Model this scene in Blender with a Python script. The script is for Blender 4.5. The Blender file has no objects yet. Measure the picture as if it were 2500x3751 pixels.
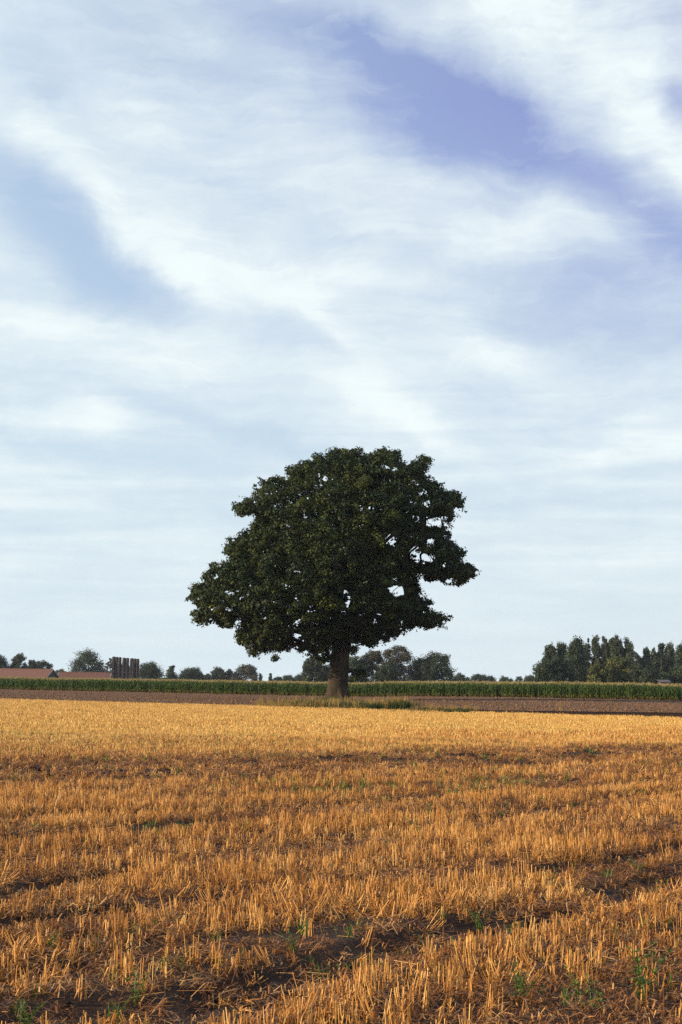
import bpy, math, random
import numpy as np
from mathutils import Matrix, Vector

random.seed(7)
RNG = np.random.default_rng(11)
SC = bpy.context.scene
COL = SC.collection

# ------------------------------------------------------------------ camera
CAM_H = 1.6
F_PX = 5210.0                      # focal length in pixels of the 2500x3751 photograph
PITCH = math.radians(6.93)
ROLL = math.radians(0.92)
cam_data = bpy.data.cameras.new('camera')
cam_data.sensor_fit = 'VERTICAL'
cam_data.sensor_height = 36.0
cam_data.lens = 36.0 * F_PX / 3751.0
cam_data.clip_start = 0.1
cam_data.clip_end = 30000
cam = bpy.data.objects.new('camera', cam_data)
COL.objects.link(cam)
CAM_ROT = (Matrix.Rotation(math.radians(90) + PITCH, 3, 'X') @ Matrix.Rotation(ROLL, 3, 'Z'))
cam.matrix_world = Matrix.Translation((0, 0, CAM_H)) @ CAM_ROT.to_4x4()
SC.camera = cam

def ray(px, py):
    """unit direction through a point of the photograph"""
    v = CAM_ROT @ Vector((px - 1250.0, 1875.5 - py, -F_PX))
    return v.normalized()

def at(px, py, Y):
    """point at distance Y (metres along +y) seen at that point of the photograph"""
    d = ray(px, py)
    k = Y / d.y
    return Vector((d.x * k, Y, CAM_H + d.z * k))

def ground_at(px, py):
    d = ray(px, py)
    k = -CAM_H / d.z
    return Vector((d.x * k, d.y * k, 0))

# ------------------------------------------------------------------ sun, sky, exposure
SUN_EL = math.radians(15)
SUN_DIR = Vector((-0.93, -0.36, 0)).normalized() * math.cos(SUN_EL) + Vector((0, 0, math.sin(SUN_EL)))
sun_data = bpy.data.lights.new('sun', 'SUN')
sun_data.energy = 5.0
sun_data.angle = math.radians(0.55)
sun_data.color = (1.0, 0.80, 0.52)
sun = bpy.data.objects.new('sun', sun_data)
sun.rotation_euler = SUN_DIR.to_track_quat('Z', 'Y').to_euler()
sun.location = (-40, -20, 40)
COL.objects.link(sun)

SC.view_settings.view_transform = 'Standard'
SC.view_settings.look = 'None'
SC.view_settings.exposure = 0.40
SC.view_settings.gamma = 1.0
SC.view_settings.use_curve_mapping = False
SC.render.engine = 'CYCLES'
SC.cycles.use_denoising = False
SC.cycles.max_bounces = 6
SC.cycles.transparent_max_bounces = 8
SC.cycles.volume_bounces = 0
SC.cycles.sample_clamp_indirect = 6.0

world = bpy.data.worlds.new('World')
SC.world = world
world.use_nodes = True

class NT:
    """small helper for building node trees"""
    def __init__(self, tree):
        self.t = tree
        tree.nodes.clear()
    def n(self, kind, **kw):
        nd = self.t.nodes.new(kind)
        for k, v in kw.items():
            setattr(nd, k, v)
        return nd
    def link(self, a, b):
        self.t.links.new(a, b)
    def val(self, sock, v):
        if isinstance(v, bpy.types.NodeSocket):
            self.link(v, sock)
        else:
            sock.default_value = v
    def math(self, op, a, b=None, c=None, clamp=False):
        nd = self.n('ShaderNodeMath', operation=op, use_clamp=clamp)
        self.val(nd.inputs[0], a)
        if b is not None: self.val(nd.inputs[1], b)
        if c is not None: self.val(nd.inputs[2], c)
        return nd.outputs[0]
    def vmath(self, op, a, b=None):
        nd = self.n('ShaderNodeVectorMath', operation=op)
        self.val(nd.inputs[0], a)
        if b is not None: self.val(nd.inputs[1], b)
        return nd
    def mix(self, fac, a, b, mode='MIX'):
        nd = self.n('ShaderNodeMix', data_type='RGBA', blend_type=mode)
        self.val(nd.inputs[0], fac); self.val(nd.inputs[6], a); self.val(nd.inputs[7], b)
        return nd.outputs[2]
    def noise(self, vec, scale, detail=4, rough=0.55, dist=0.0, dim='3D'):
        nd = self.n('ShaderNodeTexNoise', noise_dimensions=dim)
        if vec is not None: self.link(vec, nd.inputs['Vector'])
        nd.inputs['Scale'].default_value = scale
        nd.inputs['Detail'].default_value = detail
        nd.inputs['Roughness'].default_value = rough
        nd.inputs['Distortion'].default_value = dist
        return nd
    def mapping(self, vec, loc=(0, 0, 0), rot=(0, 0, 0), scale=(1, 1, 1), kind='POINT'):
        nd = self.n('ShaderNodeMapping', vector_type=kind)
        self.link(vec, nd.inputs['Vector'])
        nd.inputs['Location'].default_value = loc
        nd.inputs['Rotation'].default_value = rot
        nd.inputs['Scale'].default_value = scale
        return nd.outputs[0]
    def remap(self, v, a, b, c=0.0, d=1.0, smooth=True):
        nd = self.n('ShaderNodeMapRange', interpolation_type='SMOOTHSTEP' if smooth else 'LINEAR')
        self.val(nd.inputs[0], v)
        for i, x in enumerate((a, b, c, d)): nd.inputs[i + 1].default_value = x
        return nd.outputs[0]
    def ramp(self, fac, stops):
        nd = self.n('ShaderNodeValToRGB')
        self.val(nd.inputs[0], fac)
        el = nd.color_ramp.elements
        while len(el) < len(stops): el.new(0.5)
        for e, (p, c) in zip(el, stops):
            e.position = p; e.color = (*c, 1)
        return nd.outputs[0]

def build_sky():
    T = NT(world.node_tree)
    geo = T.n('ShaderNodeTexCoord').outputs['Generated']
    sep = T.n('ShaderNodeSeparateXYZ'); T.link(geo, sep.inputs[0])
    X, Y, Z = sep.outputs
    az = T.math('ARCTAN2', X, Y)
    el = T.math('ARCSINE', T.math('MULTIPLY', Z, 0.9999))
    comb = T.n('ShaderNodeCombineXYZ')
    T.link(T.math('MULTIPLY', az, 10.0), comb.inputs[0])
    T.link(T.math('MULTIPLY', el, 10.0), comb.inputs[1])
    p0 = comb.outputs[0]                     # azimuth, elevation (tenths of a radian)
    # wispy warping of the cloud layout
    w1 = T.noise(p0, 1.1, 6, 0.6, 0.3)
    wv = T.vmath('SUBTRACT', w1.outputs['Color'], (0.5, 0.5, 0.5)).outputs[0]
    wsc = T.vmath('MULTIPLY', wv, (0.70, 0.42, 0.0)).outputs[0]
    p = T.vmath('ADD', p0, wsc).outputs[0]
    def ang(dx, dy):
        r = ray(dx * 2500 / 1568, dy * 2500 / 1568)
        return math.atan2(r.x, r.y) * 10, math.asin(r.z) * 10
    K = 10.0 * (2500 / 1568) / F_PX
    # (x, y, rx, ry, downward tilt, amount) of cloud banks (+) and blue openings (-)
    feats = [
        # blue openings
        (1020, 240, 330, 150, 26, -0.62), (1170, 300, 240, 90, 26, -0.40), (860, 110, 300, 70, 22, -0.34), (620, 50, 260, 75, 14, -0.44), (980, 320, 260, 90, 10, -0.36), (760, 180, 240, 90, 14, -0.16),
        (1330, 400, 170, 70, 22, -0.28), (1500, 500, 220, 90, 38, -0.45), (1400, 650, 330, 120, -14, -0.50),
        (1500, 780, 300, 80, -10, -0.32), (1120, 620, 220, 50, 5, -0.14), (1568, 225, 60, 60, 0, -0.5),
        (110, 500, 250, 110, 34, -0.50), (270, 640, 200, 85, 24, -0.46), (20, 440, 120, 70, 20, -0.25),
        (80, 1030, 420, 50, 6, -0.24), (520, 975, 330, 34, 14, -0.28), (620, 1020, 160, 26, 12, -0.12), (450, 1180, 400, 36, 2, -0.16), (640, 760, 200, 60, 22, -0.10),
        (1250, 1120, 300, 50, 4, -0.10), (110, 170, 150, 90, 20, -0.18), (330, 90, 420, 130, 15, -0.17), (700, 500, 260, 40, 20, -0.06), (1330, 130, 130, 60, 10, -0.10), (330, 1060, 300, 26, 8, -0.12),
        # cloud banks
        (320, 470, 330, 90, 38, 0.16), (330, 560, 190, 40, 38, 0.04), (120, 340, 220, 70, 25, 0.18), (440, 640, 160, 50, 32, 0.20),
        (860, 900, 220, 100, 18, 0.34), (330, 790, 330, 80, 6, 0.26), (1300, 60, 560, 120, 30, 0.26), (1500, 300, 240, 70, 45, 0.20),
        (700, 700, 260, 90, 20, 0.10), (960, 1000, 240, 60, 30, 0.14), (280, 260, 260, 90, 38, 0.16), (215, 950, 110, 60, 10, 0.24),
        (1120, 810, 260, 60, 4, 0.28), (1500, 1000, 240, 60, -6, 0.28), (860, 480, 360, 100, 8, 0.12), (560, 620, 300, 90, 26, 0.16), (750, 620, 250, 60, 5, 0.14),
        (1160, 520, 240, 60, -18, 0.18), (650, 340, 300, 90, 10, 0.06), (60, 720, 200, 60, 8, 0.12), (60, 1150, 300, 50, 0, 0.10), (1280, 1290, 300, 30, 0, 0.08), (300, 1330, 500, 60, 0, 0.06),
    ]
    total = None
    for dx, dy, rx, ry, tilt, amt in feats:
        cx, cy = ang(dx, dy)
        # TEXTURE mapping: subtract location, rotate back, divide by scale
        m = T.mapping(p, (cx, cy, 0), (0, 0, -math.radians(tilt)), (rx * K * 1.35, ry * K * 1.35, 1.0), 'TEXTURE')
        ln = T.vmath('LENGTH', m).outputs['Value']
        g = T.remap(ln, 1.0, 0.0, 0.0, amt)
        total = g if total is None else T.math('ADD', total, g)
    # crisp edges of cloud sheets: cloud above the line, opening below it (or the reverse)
    for dx, dy, rx, ry, tilt, wdt, lo, hi in [
            (215, 480, 330, 170, 36, 20, -0.32, 0.10), (410, 650, 150, 90, 35, 14, -0.14, 0.14),
            (1170, 190, 260, 170, 34, 34, -0.30, 0.12), (930, 75, 230, 110, 22, 34, -0.30, 0.10), (1440, 380, 220, 150, 38, 34, -0.26, 0.12),
            (720, 750, 190, 80, 33, 12, -0.10, 0.14), (930, 990, 240, 80, 33, 16, -0.14, 0.14), (110, 700, 260, 80, 14, 26, 0.10, -0.14),
            (1130, 790, 240, 80, 2, 26, 0.10, -0.12), (1440, 990, 240, 70, -8, 26, 0.10, -0.08)]:
        cx, cy = ang(dx, dy)
        m = T.mapping(p, (cx, cy, 0), (0, 0, -math.radians(tilt)), (K, K, 1.0), 'TEXTURE')
        win = T.remap(T.vmath('LENGTH', T.vmath('DIVIDE', m, (rx * 1.2, ry * 1.2, 1.0)).outputs[0]).outputs['Value'], 1.0, 0.0)
        sm = T.n('ShaderNodeSeparateXYZ'); T.link(m, sm.inputs[0])
        # the line bows slightly
        v = T.math('ADD', sm.outputs[1], T.math('MULTIPLY', T.math('MULTIPLY', sm.outputs[0], sm.outputs[0]), 0.0005))
        total = T.math('ADD', total, T.math('MULTIPLY', win, T.remap(v, -2.2 * wdt, 1.6 * wdt, lo * 0.85, hi * 0.85)))
    # generic high cloud: fibres and soft banks everywhere on the dome
    pst = T.mapping(p0, (0, 0, 0), (0, 0, math.radians(35)), (0.45, 1.6, 1), 'POINT')
    soft = T.noise(pst, 0.8, 6, 0.55, 0.9).outputs[0]
    pf = T.mapping(p, (3, 1, 0), (0, 0, math.radians(24)), (0.5, 2.6, 1), 'POINT')
    fib = T.noise(pf, 1.6, 8, 0.62, 0.6).outputs[0]
    puff = T.noise(p, 2.6, 7, 0.62, 0.2).outputs[0]
    dn = T.math('ADD', T.math('MULTIPLY', T.math('SUBTRACT', soft, 0.5), 0.55),
                T.math('MULTIPLY', T.math('SUBTRACT', fib, 0.5), 0.42))
    pf2 = T.mapping(p, (7, 2, 0), (0, 0, math.radians(30)), (0.9, 5.5, 1), 'POINT')
    fib2 = T.noise(pf2, 2.2, 9, 0.68, 0.8).outputs[0]
    dn = T.math('ADD', dn, T.math('MULTIPLY', T.math('SUBTRACT', fib2, 0.5), 0.22))
    dn = T.math('ADD', dn, T.math('MULTIPLY', T.math('SUBTRACT', puff, 0.5), 0.22))
    # thin torn veils drift across the openings
    vm = T.mapping(p, (11, 5, 0), (0, 0, math.radians(-14)), (0.8, 2.4, 1), 'POINT')
    vl = T.noise(vm, 1.5, 8, 0.6, 1.4).outputs[0]
    vl = T.remap(vl, 0.46, 0.80, 0.0, 0.30)
    dn = T.math('ADD', dn, T.math('MULTIPLY', vl, T.remap(total, 0.05, -0.7, 0.15, 1.0)))
    # level bars of cloud low in the sky
    hb = T.mapping(p0, (2, 9, 0), (0, 0, math.radians(4)), (0.35, 4.2, 1), 'POINT')
    hn = T.noise(hb, 1.3, 6, 0.55, 0.4).outputs[0]
    dn = T.math('ADD', dn, T.math('MULTIPLY', T.math('MULTIPLY', T.math('SUBTRACT', hn, 0.5), 0.75), T.remap(el, 0.26, 0.14, 0.0, 1.0)))
    # noise calms down near the horizon, where the layer is seen edge on
    calm = T.remap(el, 0.01, 0.10, 0.35, 1.0)
    dn = T.math('MULTIPLY', dn, calm)
    D = T.math('ADD', T.math('ADD', T.math('MULTIPLY', total, 0.88), dn), 0.775)
    D = T.math('SUBTRACT', D, T.remap(el, 0.50, 1.05, 0.0, 0.50))       # unseen sky overhead made bluer and darker to cut the ambient light
    D = T.remap(D, 0.0, 1.12, 0.0, 1.0, smooth=False)
    sky = T.n('ShaderNodeTexSky', sky_type='NISHITA', sun_disc=False)
    sky.sun_elevation = SUN_EL
    sky.sun_rotation = math.atan2(SUN_DIR.x, SUN_DIR.y)
    sky.air_density = 1.0; sky.dust_density = 0.6; sky.ozone_density = 2.0
    blue = T.mix(1.0, sky.outputs[0], (1.25, 0.92, 1.0, 1), 'MULTIPLY')
    # high thin veil lifts the blue a little; whiter towards the horizon
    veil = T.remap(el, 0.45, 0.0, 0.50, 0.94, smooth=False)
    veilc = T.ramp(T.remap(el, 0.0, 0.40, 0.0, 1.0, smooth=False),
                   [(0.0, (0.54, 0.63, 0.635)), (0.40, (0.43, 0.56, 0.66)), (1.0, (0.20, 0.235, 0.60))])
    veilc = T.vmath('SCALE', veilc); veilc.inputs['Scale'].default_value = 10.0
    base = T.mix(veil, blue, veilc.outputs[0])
    # the air is whiter on the sun's side of the sky
    side = T.remap(T.math('COSINE', T.math('SUBTRACT', az, math.atan2(SUN_DIR.x, SUN_DIR.y))), 0.05, -0.62, 1.0, 0.0, smooth=False)
    pale = T.vmath('SCALE', T.ramp(side, [(0, (0.40, 0.56, 0.68)), (1, (0.44, 0.58, 0.66))])); pale.inputs['Scale'].default_value = 10.0
    base = T.mix(T.math('MULTIPLY', side, 0.85), base, pale.outputs[0])
    cloudc = T.vmath('SCALE', T.ramp(D, [(0.0, (0.43, 0.53, 0.64)), (0.55, (0.54, 0.62, 0.68)), (1.0, (0.68, 0.75, 0.755))]))
    cloudc.inputs['Scale'].default_value = 10.0
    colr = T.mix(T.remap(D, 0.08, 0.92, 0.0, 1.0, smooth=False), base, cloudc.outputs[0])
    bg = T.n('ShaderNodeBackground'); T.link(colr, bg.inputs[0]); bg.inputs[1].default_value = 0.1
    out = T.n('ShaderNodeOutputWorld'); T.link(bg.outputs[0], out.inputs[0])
build_sky()
world.cycles.sampling_method = 'MANUAL'
world.cycles.sample_map_resolution = 512

# ------------------------------------------------------------------ numpy noise
_perm = np.random.default_rng(5).random(65536).astype(np.float64)
def _h(ix, iy, iz=0):
    return _perm[(ix * 73856093 ^ iy * 19349663 ^ iz * 83492791) & 65535]
def vnoise2(x, y):
    ix = np.floor(x).astype(np.int64); iy = np.floor(y).astype(np.int64)
    fx = x - ix; fy = y - iy
    fx = fx * fx * (3 - 2 * fx); fy = fy * fy * (3 - 2 * fy)
    a = _h(ix, iy); b = _h(ix + 1, iy); c = _h(ix, iy + 1); d = _h(ix + 1, iy + 1)
    return (a + (b - a) * fx) * (1 - fy) + (c + (d - c) * fx) * fy
def fbm2(x, y, octv=4, rough=0.5):
    s = 0; a = 1; t = 0
    for i in range(octv):
        s = s + a * vnoise2(x * 2 ** i + 17.3 * i, y * 2 ** i - 9.1 * i); t += a; a *= rough
    return s / t
def vnoise3(x, y, z):
    iz = np.floor(z).astype(np.int64); fz = z - iz; fz = fz * fz * (3 - 2 * fz)
    ix = np.floor(x).astype(np.int64); iy = np.floor(y).astype(np.int64)
    fx = x - ix; fy = y - iy
    fx = fx * fx * (3 - 2 * fx); fy = fy * fy * (3 - 2 * fy)
    def lay(k):
        a = _h(ix, iy, k); b = _h(ix + 1, iy, k); c = _h(ix, iy + 1, k); d = _h(ix + 1, iy + 1, k)
        return (a + (b - a) * fx) * (1 - fy) + (c + (d - c) * fx) * fy
    return lay(iz) * (1 - fz) + lay(iz + 1) * fz

# ------------------------------------------------------------------ mesh and object helpers
def np_mesh(name, verts, faces, mat=None, tint=None, smooth=False):
    """verts (n,3), faces (m,k) with k = 3 or 4"""
    me = bpy.data.meshes.new(name)
    verts = np.asarray(verts, dtype=np.float32); faces = np.asarray(faces, dtype=np.int32)
    m, k = faces.shape
    me.vertices.add(len(verts)); me.vertices.foreach_set('co', verts.ravel())
    me.loops.add(m * k); me.loops.foreach_set('vertex_index', faces.ravel())
    me.polygons.add(m)
    me.polygons.foreach_set('loop_start', np.arange(0, m * k, k, dtype=np.int32))
    if smooth: me.polygons.foreach_set('use_smooth', np.ones(m, dtype=bool))
    me.update(calc_edges=True)
    if tint is not None:
        a = me.attributes.new('tint', 'FLOAT', 'FACE')
        a.data.foreach_set('value', np.asarray(tint, dtype=np.float32))
    if mat: me.materials.append(mat)
    return me

def link(name, me, parent=None, kind=None, label=None, cat=None, group=None, loc=None):
    o = bpy.data.objects.new(name, me)
    COL.objects.link(o)
    if parent is not None: o.parent = parent
    if kind: o['kind'] = kind
    if label: o['label'] = label
    if cat: o['category'] = cat
    if group: o['group'] = group
    if loc is not None: o.location = loc
    return o

class Bag:
    """collects simple solids into one mesh"""
    def __init__(self): self.v = []; self.f = []; self.t = []
    def add(self, vs, fs, t=0.5):
        b = len(self.v)
        self.v += [tuple(x) for x in vs]
        for f in fs:
            f = tuple(b + i for i in f)
            if len(f) == 3: f = f + (f[2],)
            self.f.append(f); self.t.append(t)
    def box(self, x0, y0, z0, x1, y1, z1, t=0.5):
        vs = [(x, y, z) for z in (z0, z1) for x, y in ((x0, y0), (x1, y0), (x1, y1), (x0, y1))]
        self.add(vs, [(3, 2, 1, 0), (4, 5, 6, 7), (0, 1, 5, 4), (1, 2, 6, 5), (2, 3, 7, 6), (3, 0, 4, 7)], t)
    def tube(self, a, b, r0, r1, n=6, t=0.5, cap=False):
        a = Vector(a); b = Vector(b); d = (b - a)
        if d.length < 1e-6: return
        q = d.to_track_quat('Z', 'Y')
        vs = []
        for c, r in ((a, r0), (b, r1)):
            for i in range(n):
                an = 2 * math.pi * i / n
                vs.append(c + q @ Vector((r * math.cos(an), r * math.sin(an), 0)))
        fs = [(i, (i + 1) % n, n + (i + 1) % n, n + i) for i in range(n)]
        if cap:
            vs += [a, b]
            for i in range(n):
                fs.append(((i + 1) % n, i, 2 * n)); fs.append((n + i, n + (i + 1) % n, 2 * n + 1))
        self.add(vs, fs, t)
    def mesh(self, name, mat, smooth=False, tint=True):
        me = bpy.data.meshes.new(name)
        me.from_pydata(self.v, [], [tuple(dict.fromkeys(f)) for f in self.f])
        if smooth: me.polygons.foreach_set('use_smooth', np.ones(len(me.polygons), dtype=bool))
        if tint:
            a = me.attributes.new('tint', 'FLOAT', 'FACE')
            a.data.foreach_set('value', np.asarray(self.t, dtype=np.float32))
        me.materials.append(mat)
        return me

# ------------------------------------------------------------------ materials
def new_mat(name):
    m = bpy.data.materials.new(name); m.use_nodes = True
    return m, NT(m.node_tree)

def leaf_mat(name, stops, trans=0.25, rough=0.6, var_scale=0.35, var=0.5, spec=0.25):
    m, T = new_mat(name)
    at_ = T.n('ShaderNodeAttribute', attribute_name='tint')
    geo = T.n('ShaderNodeNewGeometry')
    ns = T.noise(geo.outputs['Position'], var_scale, 3, 0.6).outputs[0]
    f = T.math('ADD', at_.outputs['Fac'], T.math('MULTIPLY', T.math('SUBTRACT', ns, 0.5), var), clamp=True)
    c = T.ramp(f, stops)
    b = T.n('ShaderNodeBsdfPrincipled')
    T.link(c, b.inputs['Base Color']); b.inputs['Roughness'].default_value = rough
    b.inputs['Specular IOR Level'].default_value = spec
    tr = T.n('ShaderNodeBsdfTranslucent')
    T.link(T.mix(1.0, c, (1.1, 1.2, 0.5, 1), 'MULTIPLY'), tr.inputs[0])
    mx = T.n('ShaderNodeMixShader'); mx.inputs[0].default_value = trans
    T.link(b.outputs[0], mx.inputs[1]); T.link(tr.outputs[0], mx.inputs[2])
    o = T.n('ShaderNodeOutputMaterial'); T.link(mx.outputs[0], o.inputs[0])
    return m

def straw_mat(name, stops, trans=0.2):
    m, T = new_mat(name)
    at_ = T.n('ShaderNodeAttribute', attribute_name='tint')
    oi = T.n('ShaderNodeObjectInfo')
    geo = T.n('ShaderNodeNewGeometry')
    ns = T.noise(geo.outputs['Position'], 0.5, 4, 0.6).outputs[0]
    f = T.math('ADD', T.math('MULTIPLY', at_.outputs['Fac'], 0.6), T.math('MULTIPLY', oi.outputs['Random'], 0.28))
    f = T.math('ADD', f, T.math('MULTIPLY', T.math('SUBTRACT', ns, 0.45), 0.6), clamp=True)
    c = T.ramp(f, stops)
    b = T.n('ShaderNodeBsdfPrincipled')
    T.link(c, b.inputs['Base Color']); b.inputs['Roughness'].default_value = 0.5
    b.inputs['Specular IOR Level'].default_value = 0.35
    tr = T.n('ShaderNodeBsdfTranslucent'); T.link(c, tr.inputs[0])
    mx = T.n('ShaderNodeMixShader'); mx.inputs[0].default_value = trans
    T.link(b.outputs[0], mx.inputs[1]); T.link(tr.outputs[0], mx.inputs[2])
    o = T.n('ShaderNodeOutputMaterial'); T.link(mx.outputs[0], o.inputs[0])
    return m

def soil_mat(name, dark, light, chaff=None, chaff_amt=0.5, scale=1.0, bump=0.5, bscale=1.0):
    m, T = new_mat(name)
    geo = T.n('ShaderNodeNewGeometry').outputs['Position']
    n1 = T.noise(geo, 1.2 * scale, 6, 0.65).outputs[0]
    n2 = T.noise(geo, 22 * scale, 5, 0.7).outputs[0]
    n3 = T.noise(geo, 90 * scale, 3, 0.7).outputs[0]
    f = T.math('ADD', T.math('MULTIPLY', n1, 0.5), T.math('MULTIPLY', n2, 0.5))
    c = T.ramp(f, [(0.30, dark), (0.68, light)])
    if chaff:
        mp = T.mapping(geo, (0, 0, 0), (0, 0, 0.7), (60, 14, 20))
        s = T.noise(mp, 1.0, 3, 0.6, 0.8).outputs[0]
        mp2 = T.mapping(geo, (4, 0, 0), (0, 0, -0.5), (16, 70, 20))
        s2 = T.noise(mp2, 1.0, 3, 0.6, 0.8).outputs[0]
        big = T.noise(geo, 0.35, 5, 0.6).outputs[0]
        k = T.math('ADD', T.math('MAXIMUM', s, s2), T.math('MULTIPLY', T.math('SUBTRACT', big, 0.5), 0.9))
        k = T.remap(k, 0.66 - 0.25 * chaff_amt, 0.80 - 0.2 * chaff_amt)
        c = T.mix(k, c, (*chaff, 1))
    b = T.n('ShaderNodeBsdfPrincipled')
    T.link(c, b.inputs['Base Color']); b.inputs['Roughness'].default_value = 0.9
    b.inputs['Specular IOR Level'].default_value = 0.2
    bp = T.n('ShaderNodeBump'); bp.inputs['Strength'].default_value = bump
    bp.inputs['Distance'].default_value = 0.05 * bscale
    T.link(T.math('ADD', n2, T.math('MULTIPLY', n3, 0.4)), bp.inputs['Height'])
    T.link(bp.outputs[0], b.inputs['Normal'])
    o = T.n('ShaderNodeOutputMaterial'); T.link(b.outputs[0], o.inputs[0])
    return m

def plain_mat(name, c1, c2, scale=3.0, rough=0.7, metal=0.0, stretch=(1, 1, 1), bump=0.0):
    m, T = new_mat(name)
    tc = T.n('ShaderNodeTexCoord').outputs['Object']
    mp = T.mapping(tc, scale=stretch)
    ns = T.noise(mp, scale, 6, 0.65)
    c = T.ramp(ns.outputs[0], [(0.3, c1), (0.7, c2)])
    b = T.n('ShaderNodeBsdfPrincipled'); T.link(c, b.inputs['Base Color'])
    b.inputs['Roughness'].default_value = rough; b.inputs['Metallic'].default_value = metal
    if bump:
        bp = T.n('ShaderNodeBump'); bp.inputs['Strength'].default_value = bump
        bp.inputs['Distance'].default_value = 0.1
        T.link(ns.outputs[0], bp.inputs['Height']); T.link(bp.outputs[0], b.inputs['Normal'])
    o = T.n('ShaderNodeOutputMaterial'); T.link(b.outputs[0], o.inputs[0])
    return m

M_STRAW = straw_mat('straw', [(0.0, (0.13, 0.046, 0.012)), (0.35, (0.42, 0.172, 0.038)), (0.66, (0.72, 0.37, 0.096)), (1.0, (0.95, 0.68, 0.29))])
M_STRAW_FAR = straw_mat('bleached_straw', [(0.0, (0.38, 0.18, 0.045)), (0.4, (0.68, 0.40, 0.11)), (1.0, (0.92, 0.66, 0.24))])
M_LITTER = straw_mat('straw_litter', [(0.0, (0.055, 0.021, 0.008)), (0.55, (0.30, 0.115, 0.028)), (1.0, (0.76, 0.46, 0.19))])
M_SOIL = soil_mat('stubble_soil', (0.018, 0.010, 0.008), (0.075, 0.042, 0.030), (0.38, 0.17, 0.05), 0.25, 1.0, 0.8)
M_BROWN = soil_mat('tilled_soil', (0.075, 0.040, 0.024), (0.19, 0.105, 0.060), (0.32, 0.19, 0.10), 0.05, 0.35, 1.0, 3.0)
M_DARK_SOIL = soil_mat('dark_soil', (0.012, 0.007, 0.006), (0.035, 0.018, 0.014), None, 0, 1.0, 0.8, 2.0)
M_CLOD = soil_mat('soil_clod', (0.016, 0.010, 0.008), (0.05, 0.028, 0.020), None, 0, 2.0, 0.8)
M_CLOD_B = soil_mat('brown_clod', (0.08, 0.042, 0.026), (0.24, 0.135, 0.078), None, 0, 1.0, 0.8)
M_LAND = soil_mat('far_land', (0.05, 0.06, 0.025), (0.10, 0.10, 0.04), None, 0, 0.05, 0.3)
M_OAK = leaf_mat('oak_leaves', [(0.0, (0.004, 0.011, 0.004)), (0.5, (0.019, 0.033, 0.006)), (1.0, (0.092, 0.100, 0.013))], 0.09, 0.55, 0.25, 0.5, 0.2)
M_FAR = leaf_mat('far_leaves', [(0.0, (0.013, 0.024, 0.014)), (0.6, (0.036, 0.054, 0.026)), (1.0, (0.085, 0.095, 0.040))], 0.18, 0.7, 0.06, 0.5)
M_POP = leaf_mat('poplar_leaves', [(0.0, (0.022, 0.034, 0.022)), (0.6, (0.058, 0.074, 0.044)), (1.0, (0.14, 0.145, 0.09))], 0.2, 0.6, 0.06, 0.5)
M_OLIVE = leaf_mat('olive_leaves', [(0.0, (0.04, 0.052, 0.017)), (0.6, (0.105, 0.115, 0.032)), (1.0, (0.20, 0.19, 0.055))], 0.25, 0.6, 0.06, 0.5)
M_PALE = leaf_mat('pale_leaves', [(0.0, (0.022, 0.024, 0.017)), (0.6, (0.055, 0.052, 0.034)), (1.0, (0.14, 0.12, 0.085))], 0.2, 0.7, 0.06, 0.5)
M_CORN = leaf_mat('maize_leaves', [(0.0, (0.035, 0.065, 0.012)), (0.6, (0.065, 0.115, 0.020)), (0.84, (0.12, 0.15, 0.03)), (0.90, (0.24, 0.17, 0.06)), (1.0, (0.42, 0.34, 0.16))], 0.25, 0.5, 0.2, 0.10)
M_GRASS = leaf_mat('grass_blades', [(0.0, (0.018, 0.032, 0.008)), (0.5, (0.055, 0.072, 0.018)), (0.62, (0.17, 0.105, 0.036)), (1.0, (0.40, 0.26, 0.10))], 0.3, 0.6, 0.5, 0.3)
M_WEED = leaf_mat('weed_leaves', [(0.0, (0.04, 0.085, 0.012)), (1.0, (0.15, 0.23, 0.04))], 0.3, 0.5, 4.0, 0.3)

def bark_mat():
    m, T = new_mat('oak_bark')
    tc = T.n('ShaderNodeTexCoord').outputs['Object']
    mp = T.mapping(tc, scale=(3.2, 3.2, 0.55))
    n1 = T.noise(mp, 1.6, 7, 0.7, 0.5).outputs[0]
    n2 = T.noise(tc, 0.5, 4, 0.6).outputs[0]
    c = T.ramp(T.math('ADD', T.math('MULTIPLY', n1, 0.75), T.math('MULTIPLY', n2, 0.25)),
               [(0.34, (0.009, 0.006, 0.004)), (0.5, (0.036, 0.023, 0.011)), (0.68, (0.095, 0.062, 0.027))])
    b = T.n('ShaderNodeBsdfPrincipled'); T.link(c, b.inputs['Base Color']); b.inputs['Roughness'].default_value = 0.9
    bp = T.n('ShaderNodeBump'); bp.inputs['Strength'].default_value = 1.0; bp.inputs['Distance'].default_value = 0.15
    T.link(n1, bp.inputs['Height']); T.link(bp.outputs[0], b.inputs['Normal'])
    o = T.n('ShaderNodeOutputMaterial'); T.link(b.outputs[0], o.inputs[0])
    return m
M_BARK = bark_mat()

# ------------------------------------------------------------------ terrain
E_SL, E_Y0 = -0.702, 92.3        # far edge of the stubble: y = E_Y0 + E_SL * x
C_SL, C_Y0 = -0.635, 196.0       # near edge of the maize
ROW = Vector((0.762, 0.648))     # direction of the drill rows and wheel tracks

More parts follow.
